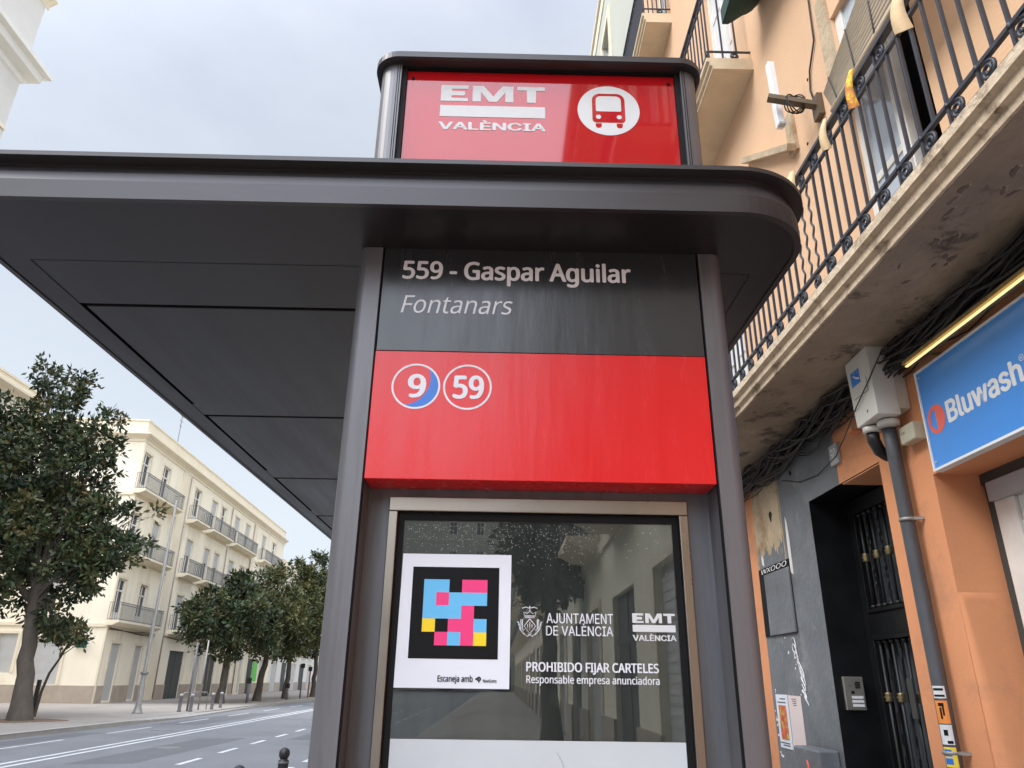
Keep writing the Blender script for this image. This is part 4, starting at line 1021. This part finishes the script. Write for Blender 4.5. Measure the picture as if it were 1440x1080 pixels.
# cream corner block across the avenue
tb = [(.2, 1.5), (3.6, 4.85), (10.1, 11.5), (14.2, 15.55), (16.75, 18.05), (20.8, 22.25), (24.3, 25.7), (30.5, 31.95), (34.7, 36.2)]
bal = [(-.2, 6.5), (9.5, 12.6), (13.6, 19.0), (20.0, 26.8), (29.8, 37.2)]
gr = [(1.15, 2.45, .12, 3.35, 'shut'), (4.6, 5.75, .12, 3.35, 'shut'), (10.7, 13.7, 0, 3.25, 'gate'), (19.0, 21.4, 0, 3.2, 'gate'), (16.2, 17.5, .1, 3.2, 'shut'), (24, 26, .1, 3.2, 'gate'), (28.2, 29.6, .1, 3.2, 'shut'), (31.5, 33.6, 0, 3.2, 'gate'), (36, 37.5, .1, 3.2, 'shut')]
cb = block('corner_block', 'cream stuccoed four storey corner block with rows of balconies across the road', (-23.4, 46.3, 0), ROT, 40, 16.25, 26, 'cream_wall',
      [(4.62, 7.1), (8.62, 11.2), (12.62, 15.15)], tb, {0: bal, 1: bal, 2: bal}, gr,
      side=[(2.2, 4.0, .98, 3.5, 'shut'), (4.9, 6.0, 1.6, 3.75, 'shut'), (8.5, 10, .98, 3.5, 'shut'), (3.2, 4.4, 5.0, 7.2, 'half'), (3.2, 4.4, 9.0, 11.2, 'shut'), (9, 10.2, 5.0, 7.2, 'shut'), (9, 10.2, 9.0, 11.2, 'half'), (9, 10.2, 13, 15.2, 'shut')], quoins=((7.2, 8.6), (27.3, 28.3), (-.04, .16)), winstyles=('half', 'open', 'open', 'half', 'open'))
mb = MB(); mb.bar((-1.0, 7.5, 17.2), (-1.0, 7.5, 20.2), .05)
for z_, l in ((20.1, .9), (19.7, .7), (19.3, .5)): mb.bar((-1.0, 7.5-l/2, z_), (-1.0, 7.5+l/2, z_), .03)
mb.build('roof_aerial', 'rail_grey', cb, local=True)
for y in (8.75, 19.6, 27.1):
    mb = MB(); mb.tube([(.09, y, 15.6), (.09, y, .1)], .055, 8)
    for z_ in (2, 5.2, 8.5, 11.8): mb.tube([(.09, y, z_), (.09, y, z_+.08)], .07, 8)
    mb.build('downpipe', 'stone_plinth', cb, local=True)
mb = MB()
for k in range(3): mb.tube([(.05, y, 4.05+.05*k+.06*math.sin(y*.9+k)) for y in [1.2*i for i in range(33)]], .018, 4)
mb.build('facade_cables', 'cable', cb, local=True)
def reg(length, pitch, w, off=1.2): return [(round(off+i*pitch, 3), round(off+i*pitch+w, 3)) for i in range(int((length-off)/pitch))]
fl = lambda n, z0=4.6, h=3.5, wh=2.4: [(z0+i*h, z0+i*h+wh) for i in range(n)]
def gnd(length, pitch, w, off): return [(a, b, 0, 3.1, 'gate' if i % 2 else 'shut') for i, (a, b) in enumerate(reg(length, pitch, w, off))]
def bl(length, pitch, off, l, n): return {k: [(round(off+i*pitch-l, 3), round(off+i*pitch+1.2+l, 3)) for i in range(int((length-off)/pitch))] for k in range(n)}
def along(s): return (-23.4-.042*s, 46.3+.9991*s, 0)
bA = block('peach_block', 'pale lower apartment block standing right past the cream corner block', along(40.05), ROT, 30, 13.2, 20, 'white_render', fl(3, 4.4, 3.0, 2.1), reg(30, 4, 1.2), bl(30, 4, 1.2, .5, 3), gnd(30, 5, 2.6, .9), seed=4)
bB = block('white_block', 'white rendered building with pale pillars far along the avenue', along(70.2), ROT, 34, 14.5, 20, 'white_render', fl(3), reg(34, 4, 1.2), bl(34, 4, 1.2, .5, 3), gnd(34, 4.2, 2.4, .9), seed=5)
bC = block('far_cream_block', 'cream block at the far end of the avenue behind the trees', along(104.4), ROT, 60, 17, 20, 'cream_wall', fl(3), reg(60, 5, 1.3), bl(60, 5, 1.2, .5, 3), gnd(60, 5, 2.4, .9), seed=6)
# lower building before the side street, and the tall white one at the frame's upper corner
bD = block('low_cream_building', 'low cream building with tiled roof edge mostly behind the big tree', (-23.6, 28.95, 0), ROT*.6, 6.6, 14.3, 18, 'cream_wall', fl(3, 4.4, 3.3, 2.2), [(1.1, 2.3), (4.2, 5.4)], {0: [(.7, 5.8)], 1: [(.7, 5.8)], 2: [(.7, 5.8)]}, [(.9, 2.4, 0, 3, 'shut'), (4, 5.6, .1, 3, 'shut')], parapet=.5, seed=7)
bE = block('tall_white_building', 'tall pale grey building whose cornice shows at the top of the street', (-24.0, 2.0, 0), 0, 26.2, 34.0, 20, 'grey_render', fl(8, 4.6, 3.55, 2.3), reg(24, 3.9, 1.3, 1.6), bl(20, 3.9, 1.6, .5, 7), gnd(26, 4.2, 2.4, .9), parapet=0, seed=8)
mb = MB(); prf = [(0, -1.1), (.10, -1.0), (.10, -.72), (.55, -.55), (.60, -.18), (.85, -.08), (.85, .18), (.70, .24), (0, .40)]
vs = [p for o_, z_ in prf for p in ((o_+.004, 0, 29.45+z_), (o_+.004, 26.204+o_, 29.45+z_), (-20, 26.204+o_, 29.45+z_))]
mb.add(vs, [(i*3+j, i*3+j+1, ((i+1) % len(prf))*3+j+1, ((i+1) % len(prf))*3+j) for i in range(len(prf)) for j in (0, 1)])
mb.build('upper_cornice', 'white_render', bE, local=True)
# behind the camera: what the glass and the red panels mirror
bF = block('row_behind', 'long white apartment row across the avenue before the side street', (-24.2, -64, 0), 0, 65, 19, 18, 'white_render', fl(4), reg(65, 4.4, 1.3), bl(65, 4.4, 1.2, .5, 4), gnd(65, 4.4, 2.4, .9), seed=9)
# right side, beyond and before the orange building (their street side faces -x)
bG = block('sage_building', 'pale sage building with tall white shutters next to the orange house', (XW, 27.0, 0), PI, 17.95, 16.4, 14, 'sage_render', [(4.6, 7.0), (8.5, 11.0), (12.5, 15.4)], reg(17.5, 2.6, .95, 1.0), {0: [(.6, 17.0)], 1: [(.6, 8)]}, gnd(17.9, 4.2, 2.2, .9), cornice=False, parapet=.5, winstyles=('open', 'shut'), seed=10)
bH = block('yellow_building', 'yellow ochre apartment building down the pavement behind the viewer', (XW, -4.1, 0), PI, 26, 17.5, 14, 'yellow_render', fl(3, 4.6, 3.9, 2.7), reg(26, 4.2, 1.2), bl(26, 4.2, 1.2, .6, 3), gnd(26, 4.2, 2.4, .9), seed=11)
bI = block('far_yellow_building', 'plain pale building farther down the pavement behind the viewer', (XW-.2, -30.2, 0), PI, 60, 20, 14, 'cream_wall', fl(4), reg(60, 4.2, 1.2), bl(60, 4.2, 1.2, .6, 4), gnd(60, 4.2, 2.4, .9), seed=12)
bK = block('cream_right_block', 'long cream block beyond the sage building on the near side', (XW, 92.0, 0), PI, 64.8, 15.5, 14, 'cream_wall', fl(3), reg(64, 4.4, 1.2), bl(64, 4.4, 1.2, .5, 3), gnd(64, 4.4, 2.4, .9), seed=14)
bJ = block('sky_cover_block', 'grey apartment block added far behind the viewer to cover mirrored sky', (7, -112, 0), PI/2, 36, 26, 16, 'sage_render', fl(6), reg(36, 4.2, 1.2), {}, gnd(36, 4.2, 2.4, .9), seed=13)  # added out of view, keeps low sky out of the glass reflection
bJ.rotation_euler = (0, 0, PI/2)
for o in list(PROTO.values()): hide_proto(o)

# ================================================================== TREES
def crown_mesh(name, blobs, n, leafs, L_, Wd, seed, par, mt, cr=.42):
    g = np.random.default_rng(seed)
    vol = np.array([b[3]*b[4]*b[5] for b in blobs])**.75; pk = g.choice(len(blobs), n, p=vol/vol.sum())
    B = np.array(blobs)[pk]
    d = g.normal(size=(n, 3)); d /= np.linalg.norm(d, axis=1)[:, None]
    rr = g.random(n)**.42; rr = np.where(g.random(n) < .06, rr*1.18, rr)
    C = B[:, :3]+d*rr[:, None]*B[:, 3:6]
    m = n*leafs
    base = np.repeat(C, leafs, 0); od = np.repeat(d, leafs, 0)
    dr = g.normal(size=(m, 3)); dr[:, 2] += .25; dr += od*.55; dr /= np.linalg.norm(dr, axis=1)[:, None]
    sc = np.repeat(g.uniform(.55, 1.35, n), leafs)
    st = base+dr*(g.random(m)*cr*sc)[:, None]
    ax = dr+g.normal(size=(m, 3))*.55; ax /= np.linalg.norm(ax, axis=1)[:, None]
    sd = np.cross(ax, g.normal(size=(m, 3))); sd /= np.linalg.norm(sd, axis=1)[:, None]
    nm = np.cross(ax, sd)
    l = L_*g.uniform(.7, 1.25, m)[:, None]; w = Wd*g.uniform(.8, 1.2, m)[:, None]
    V = np.stack([st, st+ax*l*.45+sd*w*.5+nm*w*.16, st+ax*l, st+ax*l*.45-sd*w*.5+nm*w*.16], 1).reshape(-1, 3)
    off = np.array(WL[par.name]); V = V-off
    me = bpy.data.meshes.new(name); me.vertices.add(m*4); me.loops.add(m*6); me.polygons.add(m*2)
    me.vertices.foreach_set('co', V.astype(np.float32).ravel())
    i0 = np.arange(m)*4; loops = np.stack([i0, i0+1, i0+2, i0, i0+2, i0+3], 1).astype(np.int32).ravel()
    me.loops.foreach_set('vertex_index', loops); me.polygons.foreach_set('loop_start', (np.arange(m*2)*3).astype(np.int32))
    me.update(calc_edges=True)
    tint = np.clip(np.repeat(g.normal(.36, .20, n), leafs)+g.normal(0, .12, m), 0, .84)
    k_ = g.random(m) < .05; tint[k_] = g.uniform(.6, 1, k_.sum())
    at = me.attributes.new('tint', 'FLOAT', 'FACE'); at.data.foreach_set('value', np.repeat(tint, 2).astype(np.float32))
    me.materials.append(MT[mt])
    o = bpy.data.objects.new(name, me); COL.objects.link(o); o.parent = par; return o
def tree(name, label, base, top, r0, blobs, n, leafs, seed, L_=.26, Wd=.12, mt='leaf', cr=.45, group='street trees on the far pavement'):
    t = thing(name, label, 'tree', base, group); r_ = random.Random(seed)
    b = Vector(base); tp = Vector(top); mb = MB()
    k = 9; pts = [b.lerp(tp, i/k)+Vector((r_.uniform(-.05, .05), r_.uniform(-.05, .05), 0))*(0 if i == 0 else 1) for i in range(k+1)]
    pts[0].z -= .1
    mb.tube(pts, [r0*(1.35 if i == 0 else 1.08 if i == 1 else 1-.42*i/k) for i in range(k+1)], 14)
    for q in blobs:
        c = Vector(q[:3]); s0 = pts[-1].lerp(pts[-3], r_.random()*.8); mid = s0.lerp(c, .5)+Vector((r_.uniform(-.25, .25), r_.uniform(-.25, .25), r_.uniform(0, .3)))
        rb = r0*.42*min(1, (q[3]+q[5])/4)
        P_ = [s0, s0.lerp(mid, .5)+Vector((0, 0, .05)), mid, mid.lerp(c, .6), c]
        mb.tube(P_, [rb, rb*.8, rb*.62, rb*.42, rb*.2], 7)
        for e in range(5):
            dd = Vector((r_.gauss(0, 1), r_.gauss(0, 1), r_.gauss(.3, .8))).normalized(); e0 = mid.lerp(c, r_.random()); e1 = c+Vector((dd.x*q[3], dd.y*q[4], dd.z*q[5]))*.8
            mb.tube([e0, e0.lerp(e1, .5)+Vector((0, 0, .12)), e1], [rb*.36, rb*.22, rb*.08], 5)
    mb.build('trunk', 'bark', t, recalc=False)
    crown_mesh('crown', blobs, n, leafs, L_, Wd, seed, t, mt, cr)
    return t
tree('magnolia_tree', 'large dark magnolia tree in an earth pit at the left of the street', (-17.2, 29.3, 0), (-18.15, 29.9, 4.6), .34, [
    (-19.4, 30.5, 6.3, 3.5, 3.2, 2.7), (-18.9, 30.5, 9.6, 2.3, 2.3, 2.2), (-19.9, 30.5, 12.2, 1.35, 1.3, 1.4), (-20.35, 30.5, 14.0, .55, .6, .9), (-18.95, 30.5, 13.4, .55, .6, .95),
    (-17.5, 30.5, 11.5, 1.0, 1.0, .75), (-16.75, 30.4, 12.15, .35, .4, .4), (-17.3, 30.4, 10.2, .9, 1, 1.0), (-16.3, 30.2, 7.9, 1.1, 1.1, .5), (-14.75, 30.2, 7.75, .8, .7, .32), (-15.6, 30.1, 6.4, 1.5, 1.2, .75), (-16.6, 30.0, 5.1, 1.4, 1.2, .8),
    (-17.1, 29.7, 3.75, .7, .6, .32), (-16.75, 29.6, 3.1, .75, .6, .33), (-21.8, 31, 7.2, 2.5, 2.6, 3.0), (-21.6, 31, 10.8, 1.5, 1.6, 1.6), (-22.2, 31, 12.6, .5, .6, .6)],
    880, 34, 1, L_=.28, Wd=.125, cr=.42)
def roundtree(label, base, top, r, h0, h1, n, seed, mt, name='magnolia_tree'):
    r_ = random.Random(seed); b = Vector(base); zc = (h0+h1)/2; bl_ = [(b.x, b.y, zc-.3, r*.85, r*.85, (h1-h0)/2*.78)]
    for k in range(9):
        a = 2*PI*k/9+r_.uniform(-.3, .3); q = r*r_.uniform(.55, .8); z_ = h0+(h1-h0)*r_.uniform(.2, .75); s = r_.uniform(.7, 1.25)
        bl_.append((b.x+q*math.cos(a), b.y+q*math.sin(a), z_, s, s, s*.8))
    for k in range(4): bl_.append((b.x+r_.uniform(-.9, .9), b.y+r_.uniform(-.9, .9), h1-r_.uniform(.1, 1.2), .6, .6, .8))
    return tree(name, label, base, top, r_.uniform(.22, .28), bl_, n, 30, seed, L_=.32, Wd=.14, mt=mt, cr=.46)
roundtree('round bushy tree before the dark double doors, nearest of the distant row', (-17.3, 50, 0), (-17.2, 50, 4.2), 3.3, 2.1, 8.2, 430, 2, 'leaf')
roundtree('thick trunked tree second in the distant row of street trees', (-16.7, 55.5, 0), (-16.3, 55.6, 4.2), 3.3, 2.3, 8.8, 430, 3, 'leaf2')
roundtree('tall olive green tree third in the distant row of street trees', (-16.5, 62, 0), (-16.4, 62, 4.4), 3.4, 2.3, 10.0, 430, 4, 'leaf2')
roundtree('tallest distant street tree, rising beside the shelter pillar', (-16.0, 69, 0), (-16, 69, 4.4), 3.6, 2.4, 12.2, 460, 5, 'leaf')
roundtree('farthest visible street tree, half behind the shelter pillar', (-16.6, 79, 0), (-16.5, 79, 4.4), 3.2, 2.4, 11.5, 380, 6, 'leaf2')
roundtree('street tree standing behind the viewer on the near pavement', (1.35, -17, 0), (1.35, -17, 3.6), .8, 3.2, 7.5, 110, 7, 'leaf')
# young tree with stake and its protective sleeve beside the big trunk
t = thing('sapling', 'young thin tree tied to a dark post beside the big trunk', 'tree', (-18.3, 32, 0), 'young trees on the far pavement')
mb = MB(); mb.tube([(-18.25, 32, 0), (-18.2, 32, .9), (-18.05, 32, 1.6), (-17.75, 32, 2.2), (-17.5, 32, 2.9), (-17.2, 32, 3.4)], [.06, .055, .05, .04, .03, .015], 8)
for e in ((-17.3, 31.8, 3.1), (-17.9, 32.1, 3.2), (-17.0, 32.1, 2.9)): mb.tube([(-17.8, 32, 2.2), e], [.025, .01], 5)
mb.build('trunk', 'bark', t, recalc=False)
MB().box(-18.42, -18.30, 31.93, 32.05, 0, 1.35).build('stake', 'iron_black', t)
crown_mesh('crown', [(-17.6, 32, 3.1, .8, .7, .45), (-18.3, 32, 3.2, .6, .6, .4)], 34, 24, .24, .11, 9, t, 'leaf', .35)

# ================================================================== STREET FURNITURE
mb = MB(); mb.lathe((-15.95, 35.8, 0), [(.24, 0), (.21, .05), (.13, .30), (.115, 1.6), (.085, 1.68), (.055, 9.5), (.02, 9.55)], 16)
lp = solo(mb, 'lamp_post', 'galvanised', 'tall slim grey lamp post on the kerb in front of the cream block', 'lamp post')
mb = MB(); mb.lathe((-15.95, 35.8, 1.6), [(.155, 0), (.165, .02), (.165, .1), (.12, .13)], 16); onto(mb, 'collar', 'rail_grey', lp)
def bollard_(x, y, label, cat='bollard'):
    t = thing('bollard', label, cat, (x, y, 0), 'dark bollards along the near kerb')
    mb = MB(); mb.lathe((x, y, 0), [(.07, 0), (.07, .06), (.047, .09), (.045, .60), (.046, .86), (.049, .868), (.049, .882), (.034, .896), (.030, .903)], 20); mb.build('post', 'iron_black', t)
    mb = MB(); mb.lathe((x, y, .898), [(.028, 0)]+[(.049*math.cos(a), .043+.053*math.sin(a)) for a in [math.radians(-58+148*i/12) for i in range(12)]]+[(.003, .0965)], 20); mb.build('ball', 'iron_black', t)
    mb = MB(); mb.ring(XY, x, y, .044, .0505, .866, .880, 0, 24); mb.build('collar_ring', 'rail_grey', t)
    return t
bA_ = bollard_(-1.952, 7.56, 'black ball topped bollard on the kerb beside the shelter pillar')
bB_ = copy_tree(bA_); bB_.location = (-1.88, 6.06, 0); bB_['label'] = 'black bollard at the bottom edge with only its ball top showing'
def farbollard(x, y, label, h=.78):
    mb = MB(); mb.lathe((x, y, 0), [(.10, 0), (.08, .08), (.075, h-.14), (.09, h-.13), (.09, h-.1)], 12)
    o = solo(mb, 'bollard', 'rail_grey', label, 'bollard', 'grey bollards on the far pavement')
    mb = MB(); mb.lathe((x, y, h-.1), [(.085, 0), (.085, .07), (.03, .1)], 12); onto(mb, 'pale_cap', 'plate_grey', o)
farbollard(-14.95, 37.9, 'grey bollard standing close to the dark sign pole, left of the hoop')
farbollard(-14.5, 38.1, 'grey bollard with pale cap just right of the lamp post ramp')
farbollard(-14.55, 41.0, 'grey bollard at the end of the metal hoop rail')
farbollard(-14.95, 43.4, 'grey bollard by the kerb past the metal hoop rail')
mb = MB(); mb.tube([(-15.4, 39.2, 0), (-15.4, 39.2, .72), (-15.35, 39.3, .80), (-14.95, 41.1, .80), (-14.9, 41.2, .72), (-14.9, 41.2, 0)], .028, 8)
solo(mb, 'hoop_rail', 'galvanised', 'low metal hoop rail between bollards on the far pavement', 'rail')
mb = MB(); mb.tube([(-14.85, 38.6, 0), (-14.85, 38.6, 3.1)], .05, 8)
sp = solo(mb, 'sign_pole', 'rail_grey', 'dark thin sign pole standing before the first dark double door', 'pole')
mb = MB(); mb.tube([(-15.0, 40.4, 0), (-15.0, 40.4, 3.3)], .04, 8)
sp2 = solo(mb, 'sign_pole', 'galvanised', 'pale thin sign pole beside the metal hoop rail', 'pole')
for x, y, h, m, lab in ((-16.1, 51.5, 1.5, 'rail_grey', 'dark parking post past the first distant tree'), (-15.7, 59.5, 1.15, 'rail_grey', 'short dark post between the second and third distant trees'), (-15.7, 63.5, 2.6, 'rail_grey', 'thin pole between distant trees near the far kerb'), (-15.8, 66.5, 2.4, 'roof_tile', 'brownish thin pole near the tallest distant tree')):
    mb = MB(); mb.tube([(x, y, 0), (x, y, h)], .09 if h < 2 else .06, 8); o = solo(mb, 'kerb_post', m, lab, 'post')
    mb = MB(); mb.box(x-.16, x+.16, y-.10, y-.03, h-.35, h-.02); onto(mb, 'post_head', 'iron_black', o)
mb = MB(); mb.box(-24.2, -24.1, 77.8, 79.0, 1.1, 2.9); solo(mb, 'green_sign', 'bright_green', 'bright green upright shop sign far along the arcade', 'sign')
mb = MB(); mb.box(-15.9, -15.3, 77, 77.5, 0, 1.7); mb.box(-15.95, -15.25, 76.95, 77.55, 1.7, 1.78); solo(mb, 'orange_bin', 'orange_wall', 'small orange kiosk box at the far end by the pillar', 'bin')
mb = MB(); mb.box(-24.8, -24.2, 46.02, 46.08, 3.0, 3.55); o = solo(mb, 'green_plate', 'sign_green', 'dark green sign board on the corner wall behind the sapling', 'sign')
SC.render.film_transparent = False
